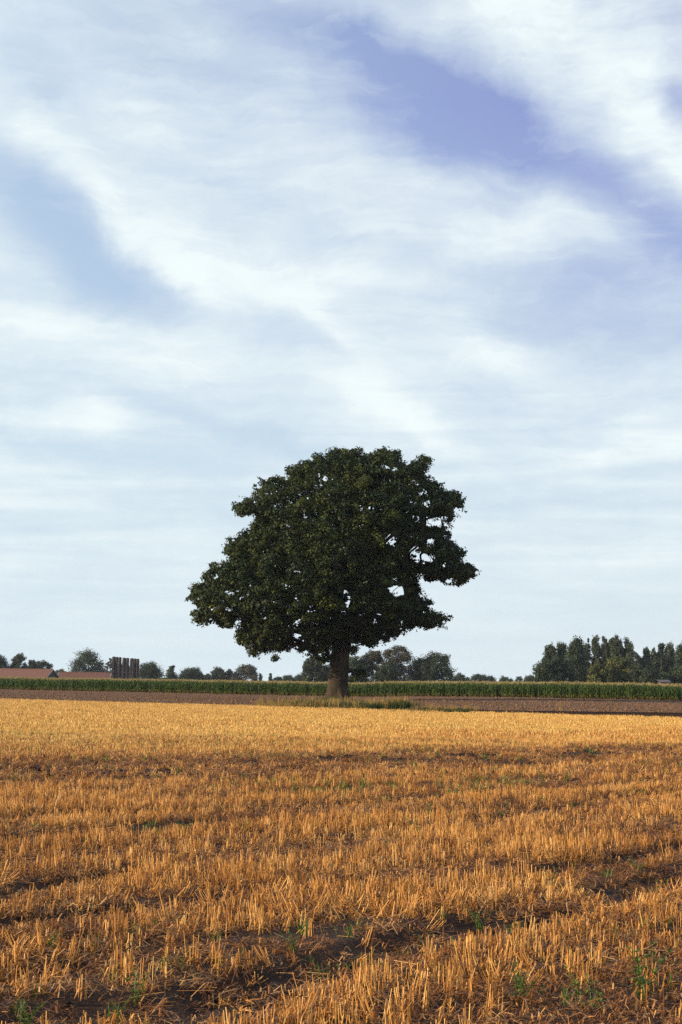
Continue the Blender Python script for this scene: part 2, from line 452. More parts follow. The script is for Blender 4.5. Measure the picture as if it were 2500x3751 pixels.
RUTS = [([(560, 3790), (1000, 3610), (1500, 3450), (1900, 3370), (2200, 3280), (2600, 3180)], 0.17, 1.0),
        ([(-100, 3420), (450, 3335), (900, 3290), (1100, 3262)], 0.13, 0.85),
        ([(-100, 3320), (478, 3182), (900, 3122), (1100, 3086), (1480, 3046)], 0.17, 0.95),
        ([(-100, 3085), (200, 3065), (480, 3045)], 0.30, 1.0),
        ([(1640, 3025), (1850, 2995), (2120, 2955)], 0.16, 0.85),
        ([(1950, 3200), (2250, 3155), (2600, 3100)], 0.15, 0.85),
        ([(80, 3790), (350, 3705), (640, 3690)], 0.15, 0.95),
        ([(1720, 3425), (2000, 3335), (2400, 3235), (2600, 3190)], 0.20, 0.95),
        ([(1100, 3110), (1300, 3080), (1500, 3040)], 0.20, 0.9),
        ([(-100, 3620), (250, 3560), (520, 3540)], 0.10, 0.7),
        ([(1700, 2900), (1900, 2880), (2050, 2870)], 0.3, 0.7),
        ([(2200, 2930), (2600, 2900)], 0.3, 0.6)]
RUTS = [([ground_at(*q) for q in pl], w, a) for pl, w, a in RUTS]

def rut_mask(x, y):
    m = np.zeros_like(x)
    wob = 0.22 * (fbm2(x * 1.3 + 60, y * 1.3, 3, 0.6) - 0.5); wd = 0.55 + 1.0 * fbm2(x * 0.9 + 31, y * 0.9 + 7, 3, 0.6)
    gate = np.clip((fbm2(x * 0.75 + 90, y * 0.55 + 3, 3, 0.6) - 0.36) * 6, 0.15, 1)
    for pts, w, a in RUTS:
        for p, q in zip(pts[:-1], pts[1:]):
            dx, dy = q.x - p.x, q.y - p.y
            t = np.clip(((x - p.x) * dx + (y - p.y) * dy) / (dx * dx + dy * dy), 0, 1)
            d = np.hypot(x - p.x - t * dx, y - p.y - t * dy) + wob
            m = np.maximum(m, a * gate * np.clip(2.0 - np.abs(d) / (w * wd), 0, 1))
    return m

def track_mask(x, y):
    """0..1: wheel tracks, bare strips and torn-up bands running along the rows"""
    s = y - 0.85 * x + 0.9 * (fbm2(x * 0.16, y * 0.16, 3) - 0.5) * 2
    u = x * ROW.x + y * ROW.y
    w = np.zeros_like(x)
    for c, hw, am in ((19.6, 0.28, 0.6), (17.6, 0.2, 0.6), (22.0, 0.2, 0.5)):
        g = np.clip(1 - np.abs(s - c) / (hw * 2.2), 0, 1)
        brk = np.clip((vnoise2(u * 0.55 + c * 7, s * 0 + c) - 0.28) * 3.2, 0, 1)
        w = np.maximum(w, np.clip(g * 2.2, 0, 1) * am * brk)
    band = np.clip((s - 24.6) / 1.5, 0, 1) * np.clip((33.0 - s) / 1.2, 0, 1)
    w = np.maximum(w, rut_mask(x, y))
    w = np.maximum(w, band * (0.55 + 0.5 * (fbm2(x * 0.7, y * 0.35, 4) - 0.35) * 2))
    return np.clip(w, 0, 1)

def cover(x, y):
    """how thickly the stubble stands, 0..1"""
    ux = x * ROW.x + y * ROW.y; uy = -x * ROW.y + y * ROW.x
    n = fbm2(ux * 0.35, uy * 1.1, 5, 0.6)
    n2 = fbm2(ux * 1.2 + 40, uy * 2.2 + 11, 3, 0.6)
    c = np.clip((n - 0.375) * 4.4, 0, 1) * (0.40 + 0.60 * np.clip((n2 - 0.40) * 5, 0, 1)) + 0.04
    far = np.clip((y - 0.85 * x - 32) / 3, 0, 1)
    c = np.maximum(c, far * 0.97)
    return np.clip(c * (1 - 0.93 * track_mask(x, y)), 0, 1)

def height(x, y):
    t = track_mask(x, y)
    h = 0.05 * (fbm2(x * 0.13, y * 0.13, 3) - 0.5)
    rough = 0.35 + 0.65 * t
    near = np.clip((60 - y) / 30, 0, 1)
    h = h + near * rough * 0.12 * (fbm2(x * 2.3, y * 2.3, 4, 0.6) - 0.5)
    band = np.clip((y - 0.85 * x - 24.6) / 1.5, 0, 1) * np.clip((33.0 - (y - 0.85 * x)) / 1.2, 0, 1)
    h = h - 0.075 * t * (1 - band) * near
    h = h + near * band * 0.10 * np.clip(fbm2(x * 1.6 + 9, y * 1.1, 4, 0.6) - 0.42, 0, 1) * 2
    return h

def build_stubble_ground():
    nf, ny = 400, 470
    s = np.linspace(-1, 1, nf)
    tj = np.linspace(0, 1, ny)
    yj = 2.0 * (E_Y0 / 2.0) ** tj
    left = np.array([1.0, 0.6, 0.25, 0.08]); right = np.array([0.08, 0.25, 0.6, 1.0])
    rows = []
    for y in yj:
        w = 0.33 * y + 2.2
        xs = np.concatenate([-w - left * (82 - w), s * w, w + right * (56 - w)])
        ys = y + E_SL * xs * (y / E_Y0) ** 2
        rows.append(np.stack([xs, ys], 1))
    P = np.array(rows)
    x, y = P[..., 0], P[..., 1]
    z = height(x, y)
    nx = x.shape[1]
    V = np.stack([x, y, z], -1).reshape(-1, 3)
    i = np.arange(nx - 1); j = np.arange(ny - 1)
    a = (j[:, None] * nx + i[None]).ravel()
    F = np.stack([a, a + 1, a + nx + 1, a + nx], 1)
    link('stubble_field', np_mesh('stubble_field', V, F, M_SOIL, smooth=True), kind='structure')
    # the same ground goes on behind the camera
    xs = np.linspace(-82, 56, 60); ysb = np.linspace(-60, 2.02, 30)
    X, Y = np.meshgrid(xs, ysb)
    V = np.stack([X, Y, 0 * X - 0.02], -1).reshape(-1, 3)
    a = (np.arange(29)[:, None] * 60 + np.arange(59)[None]).ravel()
    link('stubble_field', np_mesh('stubble_field_near', V, np.stack([a, a + 1, a + 61, a + 60], 1), M_SOIL), kind='structure')

def bank_h(x):
    return 0.20 * np.clip((x - 3) / 6.0, 0, 1) + 0.16 * np.clip((x - 8) / 12.0, 0, 1)

def build_fields():
    # far land out to the horizon
    b = Bag()
    R = 9000
    b.add([(-R, -R, -0.35), (R, -R, -0.35), (R, R, -0.35), (-R, R, -0.35)], [(0, 1, 2, 3)])
    link('ground', b.mesh('ground', M_LAND), kind='structure')
    # tilled brown field between stubble and maize, on beneath the maize
    xs = np.linspace(-150, 110, 620); tt = np.linspace(0, 1, 110)
    X, Tt = np.meshgrid(xs, tt)
    y0 = E_Y0 + E_SL * X + 0.1; y1 = C_Y0 + C_SL * X + 40
    Y = y0 + (y1 - y0) * Tt ** 1.3
    Z = 0.01 + 0.11 * (fbm2(X * 0.9, Y * 0.5, 4, 0.6) - 0.5) + bank_h(X)
    V = np.stack([X, Y, Z], -1).reshape(-1, 3)
    nx = len(xs)
    a = (np.arange(109)[:, None] * nx + np.arange(nx - 1)[None]).ravel()
    link('ploughed_field', np_mesh('ploughed_field', V, np.stack([a, a + 1, a + nx + 1, a + nx], 1), M_BROWN, smooth=True), kind='structure')
    # very dark furrow wall where the plough stopped, right of the oak
    xs = np.linspace(2.5, 56, 500)
    e = E_Y0 + E_SL * xs
    n = 0.10 * (fbm2(xs * 1.7, xs * 0, 4) - 0.5)
    h = bank_h(xs)
    prof = [(-0.55, -0.06, 0), (-0.25, -0.10, 0), (-0.05, 0.25, 0.3), (0.06, 0.75, 0.6), (0.22, 1.0, 0.5), (0.6, 1.03, 0)]
    V = []
    for dy, fz, nz in prof:
        V.append(np.stack([xs, e + dy + n * 0.6, np.maximum(h * fz, -0.05) + 0.02 + nz * n * np.clip(h / 0.1, 0, 1)], 1))
    V = np.concatenate(V)
    nx = len(xs)
    a = (np.arange(len(prof) - 1)[:, None] * nx + np.arange(nx - 1)[None]).ravel()
    link('furrow', np_mesh('furrow', V, np.stack([a, a + 1, a + nx + 1, a + nx], 1), M_DARK_SOIL), kind='structure')
build_stubble_ground()
build_fields()

# ------------------------------------------------------------------ instancing on points
def gn_scatter(name, pts, rot, scl, idx, protos, **tags):
    """one object; its points carry rotation, size and which prototype mesh stands there"""
    me = bpy.data.meshes.new(name)
    pts = np.asarray(pts, dtype=np.float32)
    me.vertices.add(len(pts)); me.vertices.foreach_set('co', pts.ravel())
    a = me.attributes.new('rot', 'FLOAT_VECTOR', 'POINT'); a.data.foreach_set('vector', np.asarray(rot, dtype=np.float32).ravel())
    a = me.attributes.new('scl', 'FLOAT_VECTOR', 'POINT'); a.data.foreach_set('vector', np.asarray(scl, dtype=np.float32).ravel())
    a = me.attributes.new('idx', 'INT', 'POINT'); a.data.foreach_set('value', np.asarray(idx, dtype=np.int32))
    c = bpy.data.collections.new(name + '_kinds')
    for k, p in enumerate(protos):
        po = bpy.data.objects.new('%s_kind_%02d' % (name, k), p); c.objects.link(po)
    o = link(name, me, **tags)
    ng = bpy.data.node_groups.new(name, 'GeometryNodeTree')
    ng.interface.new_socket('Geometry', in_out='INPUT', socket_type='NodeSocketGeometry')
    ng.interface.new_socket('Geometry', in_out='OUTPUT', socket_type='NodeSocketGeometry')
    N = ng.nodes; L = ng.links
    gi = N.new('NodeGroupInput'); go = N.new('NodeGroupOutput')
    ci = N.new('GeometryNodeCollectionInfo'); ci.inputs['Collection'].default_value = c
    ci.inputs['Separate Children'].default_value = True; ci.inputs['Reset Children'].default_value = True
    ip = N.new('GeometryNodeInstanceOnPoints'); ip.inputs['Pick Instance'].default_value = True
    def attr(nm, dt):
        q = N.new('GeometryNodeInputNamedAttribute'); q.data_type = dt; q.inputs['Name'].default_value = nm
        return q.outputs['Attribute']
    e2r = N.new('FunctionNodeEulerToRotation')
    L.new(attr('rot', 'FLOAT_VECTOR'), e2r.inputs[0])
    L.new(gi.outputs[0], ip.inputs['Points']); L.new(ci.outputs[0], ip.inputs['Instance'])
    L.new(attr('idx', 'INT'), ip.inputs['Instance Index'])
    L.new(e2r.outputs[0], ip.inputs['Rotation']); L.new(attr('scl', 'FLOAT_VECTOR'), ip.inputs['Scale'])
    L.new(ip.outputs[0], go.inputs[0])
    md = o.modifiers.new('scatter', 'NODES'); md.node_group = ng
    return o

# ------------------------------------------------------------------ stubble prototypes
def stalk(b, x, y, h, r, lean, az, t, n=3):
    tx = x + math.cos(az) * lean * h; ty = y + math.sin(az) * lean * h
    b.tube((x, y, -0.03), (tx, ty, h), r, r * 0.8, n, t, True)

def strip(b, p0, p1, p2, w, t, az):
    """flat bent leaf blade of two quads through three points"""
    s = Vector((-math.sin(az), math.cos(az), 0)) * w * 0.5
    vs = [p0 - s, p0 + s, p1 + s * 0.9, p1 - s * 0.9, p2 + s * 0.2, p2 - s * 0.2]
    b.add(vs, [(0, 1, 2, 3), (3, 2, 4, 5)], t)

def near_clump(seed, tall=1.0, mat=None):
    r = random.Random(seed); b = Bag()
    for i in range(r.randint(5, 10)):
        x, y = r.gauss(0, 0.026), r.gauss(0, 0.018)
        h = r.uniform(0.09, 0.17) * tall * r.uniform(0.75, 1.1)
        lean = abs(r.gauss(0, 0.16)) if r.random() < 0.85 else r.uniform(0.5, 1.6)
        stalk(b, x, y, h / (1 + lean * 0.6), r.uniform(0.0018, 0.0034), lean, r.uniform(0, 6.28), r.uniform(0.25, 1.0))
        if r.random() < 0.9:
            az = r.uniform(0, 6.28); L = r.uniform(0.03, 0.10)
            d = Vector((math.cos(az), math.sin(az), 0)); p0 = Vector((x, y, h * r.uniform(0.1, 0.5)))
            strip(b, p0, p0 + d * L * 0.5 + Vector((0, 0, r.uniform(0, 0.03))), p0 + d * L + Vector((0, 0, -r.uniform(0, 0.05))), 0.009, r.uniform(0.1, 0.7), az)
    return b.mesh('near_stubble', mat or M_STRAW)

def far_clump(seed, mat=None):
    r = random.Random(seed); b = Bag()
    for i in range(16):
        x, y = r.gauss(0, 0.15), r.gauss(0, 0.12)
        stalk(b, x, y, r.uniform(0.09, 0.17), r.uniform(0.005, 0.009), abs(r.gauss(0, 0.22)), r.uniform(0, 6.28), r.uniform(0.1, 1.0))
    for i in range(5):
        x, y = r.gauss(0, 0.15), r.gauss(0, 0.12); az = r.uniform(0, 6.28); L = r.uniform(0.1, 0.22)
        d = Vector((math.cos(az), math.sin(az), 0)); p0 = Vector((x, y, r.uniform(0.01, 0.08)))
        strip(b, p0, p0 + d * L * 0.5 + Vector((0, 0, 0.03)), p0 + d * L, 0.016, r.uniform(0, 0.9), az)
    return b.mesh('far_stubble', mat or M_STRAW_FAR)

def litter(seed, R=0.14, n=46):
    r = random.Random(seed); b = Bag()
    for i in range(n):
        az = r.uniform(0, 6.28); L = r.uniform(0.02, 0.09) if r.random() < 0.9 else r.uniform(0.10, 0.22)
        c = Vector((r.gauss(0, R * 0.6), r.gauss(0, R * 0.6), r.uniform(0.0, 0.04)))
        d = Vector((math.cos(az), math.sin(az), r.uniform(-0.3, 0.5))) * L * 0.5
        if r.random() < 0.35:
            b.tube(c - d, c + d, r.uniform(0.0014, 0.0026), 0.0016, 3, r.uniform(0, 1))
        else:
            k = Vector((-d.y, d.x, 0)) * r.uniform(-0.6, 0.6) + Vector((0, 0, r.uniform(-0.01, 0.035)))
            strip(b, c - d, c + k, c + d, r.uniform(0.004, 0.009), r.uniform(0, 1.0), az)
    return b.mesh('litter', M_LITTER)

def clod(seed, mat, name='clod'):
    r = random.Random(seed)
    import bmesh
    bm = bmesh.new(); bmesh.ops.create_icosphere(bm, subdivisions=2, radius=1.0)
    o = Vector((r.uniform(0, 99), r.uniform(0, 99), r.uniform(0, 99)))
    from mathutils import noise
    for v in bm.verts:
        k = 0.75 + 0.55 * noise.noise(v.co * 1.3 + o) + 0.25 * noise.noise(v.co * 3.1 + o)
        v.co = v.co * k; v.co.z *= 0.6
    me = bpy.data.meshes.new(name); bm.to_mesh(me); bm.free(); me.materials.append(mat)
    return me

def row_points(y_lo, y_hi, ds, du, jit):
    """points on drill rows, inside the part of the field the camera could see"""
    R = 0.30; xm = R * y_hi + 2.5
    cs = [(-xm, y_lo), (xm, y_lo), (-xm, y_hi), (xm, y_hi)]
    us = [x * ROW.x + y * ROW.y for x, y in cs]; vs = [-x * ROW.y + y * ROW.x for x, y in cs]
    U, W = np.meshgrid(np.arange(min(us), max(us), du), np.arange(min(vs), max(vs), ds))
    U = U + RNG.uniform(-du * 0.5, du * 0.5, U.shape); W = W + RNG.normal(0, jit, W.shape)
    x = (U * ROW.x - W * ROW.y).ravel(); y = (U * ROW.y + W * ROW.x).ravel()
    k = (y > y_lo) & (y < y_hi) & (np.abs(x) < R * y + 2.5) & (y < E_Y0 + E_SL * x - 0.1)
    return x[k], y[k]

ROWANG = math.atan2(ROW.y, ROW.x)
def scatter_stubble():
    near = [near_clump(s, 1.0 if s % 3 else 1.15) for s in range(14)]
    far = [far_clump(s + 50) for s in range(7)] + [far_clump(s + 50, M_STRAW) for s in range(7)]
    mid = near + [near_clump(s, 1.0, M_STRAW_FAR) for s in range(14)]
    for name, (a, b, ds, du, jit), protos, sc in (
            ('stubble', (3.6, 24, 0.125, 0.072, 0.016), near, 1.0),
            ('stubble', (24, 44, 0.16, 0.13, 0.03), mid, 1.35),
            ('stubble', (44, 118, 0.30, 0.27, 0.06), far, 1.1)):
        x, y = row_points(a, b, ds, du, jit)
        c = cover(x, y)
        k = RNG.random(len(x)) < c
        x, y, c = x[k], y[k], c[k]
        n = len(x)
        z = height(x, y)
        tr = track_mask(x, y)
        hz = (0.65 + 0.5 * fbm2(x * 0.5 + 3, y * 0.5, 3)) * RNG.uniform(0.75, 1.25, n) * (1 - 0.4 * tr)
        # torn stalks lean over where the wheels went
        lean = RNG.normal(0, 0.07, (n, 2)) + RNG.normal(0, 0.5, (n, 2)) * tr[:, None]
        flat_ = np.clip((fbm2(x * 0.9 + 15, y * 0.9 + 44, 4, 0.6) - 0.50) * 6, 0, 1) * (0.5 if a == 44 else 1)
        lean = lean + RNG.normal(0, 0.42, (n, 2)) * flat_[:, None]
        rot = np.stack([lean[:, 0], lean[:, 1], ROWANG + RNG.choice([0, math.pi], n) + RNG.normal(0, 0.3, n)], 1)
        scl = np.stack([np.full(n, sc), np.full(n, sc), hz * (1.0 if a < 24 else 1.05)], 1)
        lab = {3.6: 'golden cut straw stubble standing in rows in the foreground',
               24: 'golden stubble and torn straw band in the middle of the field',
               44: 'bright yellow stubble reaching back to the brown field'}[a]
        ix = RNG.integers(0, min(14, len(protos)), n)
        sv = y - 0.85 * x; patch = fbm2(x * 0.25 + 8, y * 0.25, 4, 0.6)
        pg = np.clip((sv - 31) / 22, 0, 1) * 0.62 + 0.36 + (patch - 0.5) * 1.1
        pg = np.where(sv < 31.5, np.clip((patch - 0.62) * 2, 0, 0.3), pg)
        gold = RNG.random(n) < pg
        if a == 24: ix = ix + 14 * gold
        if a == 44: ix = (ix % 7) + 7 * (~gold)
        gn_scatter(name, np.stack([x, y, z], 1), rot, scl, ix, protos,
                   kind='stuff', label=lab, cat='stubble')
    # fallen straw
    lit = [litter(s) for s in range(8)]
    x, y = row_points(3.6, 24, 0.16, 0.16, 0.09); x2, y2 = row_points(24, 42, 0.24, 0.26, 0.12)
    sc = np.concatenate([np.ones(len(x)), np.full(len(x2), 1.5)])
    x = np.concatenate([x, x2]); y = np.concatenate([y, y2])
    pk = np.clip((fbm2(x * 0.8 + 70, y * 0.8, 4, 0.6) - 0.36) * 4 + 0.4, 0.3, 1.0)
    pk = np.where(track_mask(x, y) > 0.5, pk * 0.5, pk)
    k = RNG.random(len(x)) < pk
    x, y, sc = x[k], y[k], sc[k]; n = len(x)
    gn_scatter('fallen_straw', np.stack([x, y, height(x, y) + 0.004], 1),
               np.stack([RNG.normal(0, .08, n), RNG.normal(0, .08, n), RNG.uniform(0, 6.28, n)], 1),
               np.repeat((sc * RNG.uniform(.7, 1.3, n))[:, None], 3, 1), RNG.integers(0, 8, n), lit,
               kind='stuff', label='loose fallen straw and chaff lying between the stubble rows', cat='straw')
    # soil clods turned up along the tracks
    cl = [clod(s, M_CLOD) for s in range(6)]
    x, y = row_points(3.6, 40, 0.22, 0.22, 0.1)
    tr = track_mask(x, y)
    k = RNG.random(len(x)) < np.clip(tr * 0.6 + 0.06, 0, 1)
    x, y = x[k], y[k]; n = len(x)
    s = RNG.lognormal(math.log(0.026), 0.5, n); s = np.clip(s, 0.01, 0.055) * np.where(y > 22, 1.7, 1)
    gn_scatter('soil_clods', np.stack([x, y, height(x, y) + s * 0.15], 1), RNG.uniform(0, 6.28, (n, 3)) * [0.1, 0.1, 1],
               np.repeat(s[:, None], 3, 1), RNG.integers(0, 6, n), cl, kind='stuff',
               label='dark crumbled soil clods in the wheel tracks of the stubble', cat='soil')
    # clods of the tilled field
    cb = [clod(s + 20, M_CLOD_B, 'field_clod') for s in range(5)]
    n = 42000
    x = RNG.uniform(-75, 62, n); t = RNG.random(n)
    y = E_Y0 + E_SL * x + 0.3 + t ** 1.5 * (C_Y0 - E_Y0 + (C_SL - E_SL) * x + 1)
    k = np.abs(x) < 0.30 * y + 4
    x, y = x[k], y[k]; n = len(x)
    s = np.clip(RNG.lognormal(math.log(0.065), 0.5, n), 0.03, 0.19)
    gn_scatter('field_clods', np.stack([x, y, 0.0 + bank_h(x) + 0.11 * (fbm2(x * 0.9, y * 0.5, 4, 0.6) - 0.5) + 0.01], 1), RNG.uniform(0, 6.28, (n, 3)) * [0.1, 0.1, 1],
               np.repeat(s[:, None], 3, 1), RNG.integers(0, 5, n), cb, kind='stuff',
               label='brown crumbly clods covering the tilled field before the maize', cat='soil')
    # clods crumbling from the dark furrow wall
    cd = [clod(s + 30, M_DARK_SOIL, 'dark_clod') for s in range(4)]
    n = 1500
    x = RNG.uniform(5, 50, n); s = RNG.uniform(0.03, 0.09, n)
    gn_scatter('furrow_clods', np.stack([x, E_Y0 + E_SL * x + RNG.normal(-0.05, 0.25, n), 0.02 + bank_h(x) * 0.4 * RNG.random(n)], 1),
               RNG.uniform(0, 6.28, (n, 3)) * [0.1, 0.1, 1], np.repeat(s[:, None], 3, 1), RNG.integers(0, 4, n), cd,
               kind='stuff', label='dark clods along the furrow right of the oak', cat='soil')
scatter_stubble()

# ------------------------------------------------------------------ small green growth
def sprout(seed, mat=None, n=12, h=0.075, w=0.0035):
    r = random.Random(seed); b = Bag()
    for i in range(n):
        az = r.uniform(0, 6.28); L = h * r.uniform(0.6, 1.2); d = Vector((math.cos(az), math.sin(az), 0))
        p0 = Vector((r.gauss(0, h * 0.25), r.gauss(0, h * 0.25), 0))
        strip(b, p0, p0 + d * L * 0.2 + Vector((0, 0, L * 0.6)), p0 + d * L * r.uniform(0.3, 0.8) + Vector((0, 0, L * r.uniform(0.6, 1.0))), w, r.uniform(0, 1), az)
    return b.mesh('sprout', mat or M_WEED)

def scatter_green():
    sp = [sprout(s) for s in range(6)]
    x, y = row_points(3.8, 44, 0.3, 0.3, 0.15)
    pk = np.clip((fbm2(x * 0.45 + 200, y * 0.45 + 50, 4, 0.65) - 0.51) * 5, 0.04, 0.85)
    k = RNG.random(len(x)) < pk
    x, y = x[k], y[k]
    # a greener streak in the bright stubble right of the middle
    p1 = ground_at(1480, 2662); p2 = ground_at(2080, 2682)
    n2 = 500; t = RNG.random(n2)
    gx = p1.x + (p2.x - p1.x) * t + RNG.normal(0, 0.5, n2); gy = p1.y + (p2.y - p1.y) * t + RNG.normal(0, 1.0, n2)
    sc = np.concatenate([np.where(y > 20, 1.7, 1.15) * RNG.uniform(0.6, 1.4, len(x)), RNG.uniform(1.4, 2.3, n2)])
    x = np.concatenate([x, gx]); y = np.concatenate([y, gy]); n = len(x)
    gn_scatter('green_sprouts', np.stack([x, y, height(x, y)], 1), np.stack([0 * x, 0 * x, RNG.uniform(0, 6.28, n)], 1),
               np.repeat(sc[:, None], 3, 1), RNG.integers(0, 6, n), sp, kind='stuff',
               label='small green seedlings sprouting among the stubble', cat='seedlings')
scatter_green()

def weed_mesh(seed, h):
    r = random.Random(seed); b = Bag()
    for s in range(r.randint(3, 6)):
        az = r.uniform(0, 6.28); lean = r.uniform(0.1, 0.7); H = h * r.uniform(0.6, 1.05)
        base = Vector((r.gauss(0, h * 0.10), r.gauss(0, h * 0.10), -0.01))
        prev = base
        for k in range(1, 6):
            f = k / 5
            p = base + Vector((math.cos(az) * lean * H * f * f, math.sin(az) * lean * H * f * f, H * f))
            b.tube(prev, p, 0.003, 0.002, 3, 0.6)
            for q in range(5):
                a2 = r.uniform(0, 6.28); L = h * r.uniform(0.12, 0.26) * (1.15 - 0.6 * f)
                d = Vector((math.cos(a2), math.sin(a2), 0))
                strip(b, p, p + d * L * 0.5 + Vector((0, 0, L * 0.35)), p + d * L + Vector((0, 0, L * r.uniform(-0.1, 0.4))), L * r.uniform(0.16, 0.28), r.uniform(0, 1), a2)
            prev = p
    return b.mesh('weed', M_WEED)

WEEDS = [
    (512, 3655, .17, 'large bushy green weed near the bottom left of the field'),
    (424, 3712, .12, 'green weed just below left of the large bushy weed at bottom left'),
    (100, 3735, .12, 'low green weed in the bottom left corner of the field'),
    (2018, 3262, .15, 'upright dark green weed at the right above the torn strip'),
    (1755, 3372, .13, 'sprawling green weed on the dark soil strip right of the middle'),
    (2362, 3690, .24, 'tall feathery green weed near the bottom right corner'),
    (2162, 3722, .18, 'slender green weed at the bottom edge right of the middle'),
    (1930, 3690, .16, 'thin green weed at the bottom left of the slender one'),
    (2405, 3242, .15, 'broad dark green weed clump near the right edge'),
    (1068, 3490, .12, 'small green weed in the lower middle of the stubble'),
    (185, 3496, .10, 'tiny green weed at the lower left among broken straw'),
    (677, 3062, .16, 'bright green weed, rightmost of three beside the bare soil patch'),
    (586, 3080, .14, 'bright green weed, middle of three beside the bare soil patch'),
    (512, 3062, .14, 'bright green weed, leftmost of three beside the bare soil patch'),
    (320, 3092, .10, 'low green weed on the bare soil patch at left'),
    (897, 3056, .14, 'leafy green weed left of the dark torn clods in the middle'),
    (40, 2872, .16, 'green weed tuft at the left edge below the bright stubble'),
    (102, 2868, .16, 'green weed tuft second from the left edge below the bright stubble'),
    (1529, 2832, .20, 'dull green weed on the torn band right below the oak'),
    (1569, 2994, .16, 'green weed standing in straw right of the middle'),
    (1521, 3042, .16, 'green weed on dark soil at the end of the bare track'),
    (1776, 2908, .22, 'dark green low weed patch in the middle right stubble'),
    (1991, 2870, .22, 'green weed, left of the pair in the right hand stubble'),
    (2079, 2872, .22, 'green weed, right of the pair in the right hand stubble'),
    (1840, 2986, .15, 'pale green weed above the bare track right of the middle'),
    (2099, 2962, .15, 'small green weed right of the end of the bare track'),
    (2340, 3192, .13, 'green weed beside dark clods at the right'),
]
for i, (px, py, h, lab) in enumerate(WEEDS):
    g = ground_at(px, py)
    z = float(height(np.array([g.x]), np.array([g.y]))[0])
    o = link('weed', weed_mesh(900 + i, h * 1.25), label=lab, cat='weed', group='green weeds growing in the stubble', loc=(g.x, g.y, z))

# ------------------------------------------------------------------ maize
def maize(seed):
    r = random.Random(seed); b = Bag()
    H = r.uniform(1.62, 1.8)
    b.tube((0, 0, 0), (0.02, 0, 0.5), 0.015, 0.013, 4, 0.88)
    b.tube((0.02, 0, 0.5), (0, 0.02, H), 0.015, 0.008, 4, 0.7)
    for k in range(11):
        z = 0.22 + (H - 0.3) * k / 10.5
        az = (k % 2) * math.pi + r.gauss(0, 0.55); L = r.uniform(0.38, 0.62) * (0.8 if k > 8 or k < 2 else 1.1)
        d = Vector((math.cos(az), math.sin(az), 0)); p0 = Vector((0, 0, z)); s = Vector((-d.y, d.x, 0))
        pts = [p0, p0 + d * L * 0.35 + Vector((0, 0, L * 0.42)), p0 + d * L * 0.72 + Vector((0, 0, L * 0.30)), p0 + d * L + Vector((0, 0, -L * r.uniform(0.0, 0.35)))]
        ws = [0.03, 0.048, 0.038, 0.004]
        t = r.uniform(0.80, 0.88) if k < 2 else r.uniform(0.1, 0.75)
        vs = []
        for p, w in zip(pts, ws): vs += [p - s * w, p + s * w]
        b.add(vs, [(0, 1, 3, 2), (2, 3, 5, 4), (4, 5, 7, 6)], t)
    for k in range(7):
        az = r.uniform(0, 6.28); d = Vector((math.cos(az), math.sin(az), 0)) * r.uniform(0.02, 0.12)
        b.tube((0, 0, H - 0.02), d + Vector((0, 0, H + r.uniform(0.16, 0.27))), 0.009, 0.007, 3, 0.97)
    if r.random() < 0.8:
        b.tube((0.02, 0, 0.95), (0.09, 0.02, 1.15), 0.025, 0.018, 5, 0.8)
    return b.mesh('maize', M_CORN)

def build_maize():
    protos = [maize(s) for s in range(7)]
    nrm = Vector((-C_SL, 1.0)).normalized()      # away from the camera, into the crop
    tan = Vector((1.0, C_SL)).normalized()
    pts = []
    base = Vector((0, C_Y0))
    for k in range(-150, 140):
        a0 = k * 0.72
        for j in range(58):
            step = j * 0.19 if j < 40 else 7.6 + (j - 40) * 0.8
            if RNG.random() < 0.10: continue
            p = base + tan * (a0 + RNG.normal(0, 0.05)) + nrm * (0.3 + step + RNG.normal(0, 0.03) + 0.25 * math.sin(k * 1.7))
            pts.append((p.x, p.y, float(bank_h(p.x)) - 0.0))
        # headland rows close the front
    for rr in range(2):
        for a in np.arange(-108, 100, 0.30):
            if RNG.random() < 0.2: continue
            p = base + tan * (a + RNG.normal(0, 0.04)) + nrm * (0.15 + rr * 0.75 + RNG.normal(0, 0.05))
            pts.append((p.x, p.y, float(bank_h(p.x)) - 0.0))
    P = np.array(pts); n = len(P)
    hs = (0.94 + 0.13 * fbm2(P[:, 0] * 0.25, P[:, 1] * 0.1, 3)) * RNG.normal(1, 0.035, n)
    P[:, 2] -= 0.02
    gn_scatter('maize_crop', P, np.stack([RNG.normal(0, .04, n), RNG.normal(0, .04, n), RNG.uniform(0, 6.28, n)], 1),
               np.stack([np.ones(n), np.ones(n), hs], 1), RNG.integers(0, 7, n), protos, kind='stuff',
               label='tall green maize crop with tan tassels behind the brown field', cat='maize')
build_maize()

# ------------------------------------------------------------------ leaf clouds
def leaf_quads(C, N, size, rng):
    """rhombic leaf sprays at centres C facing roughly N"""
    n = len(C)
    N = N / (np.linalg.norm(N, axis=1, keepdims=True) + 1e-6)
    a = rng.normal(size=(n, 3)); U = np.cross(N, a); U /= np.linalg.norm(U, axis=1, keepdims=True) + 1e-6
    W = np.cross(N, U)
    s = (size * rng.uniform(0.6, 1.3, n))[:, None]
    b = rng.normal(0, 0.22, (n, 1)) * s
    V = np.stack([C - U * s, C - W * s * 0.62 + N * b, C + U * s, C + W * s * 0.62 + N * b], 1).reshape(-1, 3)
    F = np.arange(4 * n).reshape(n, 4)
    return V, F

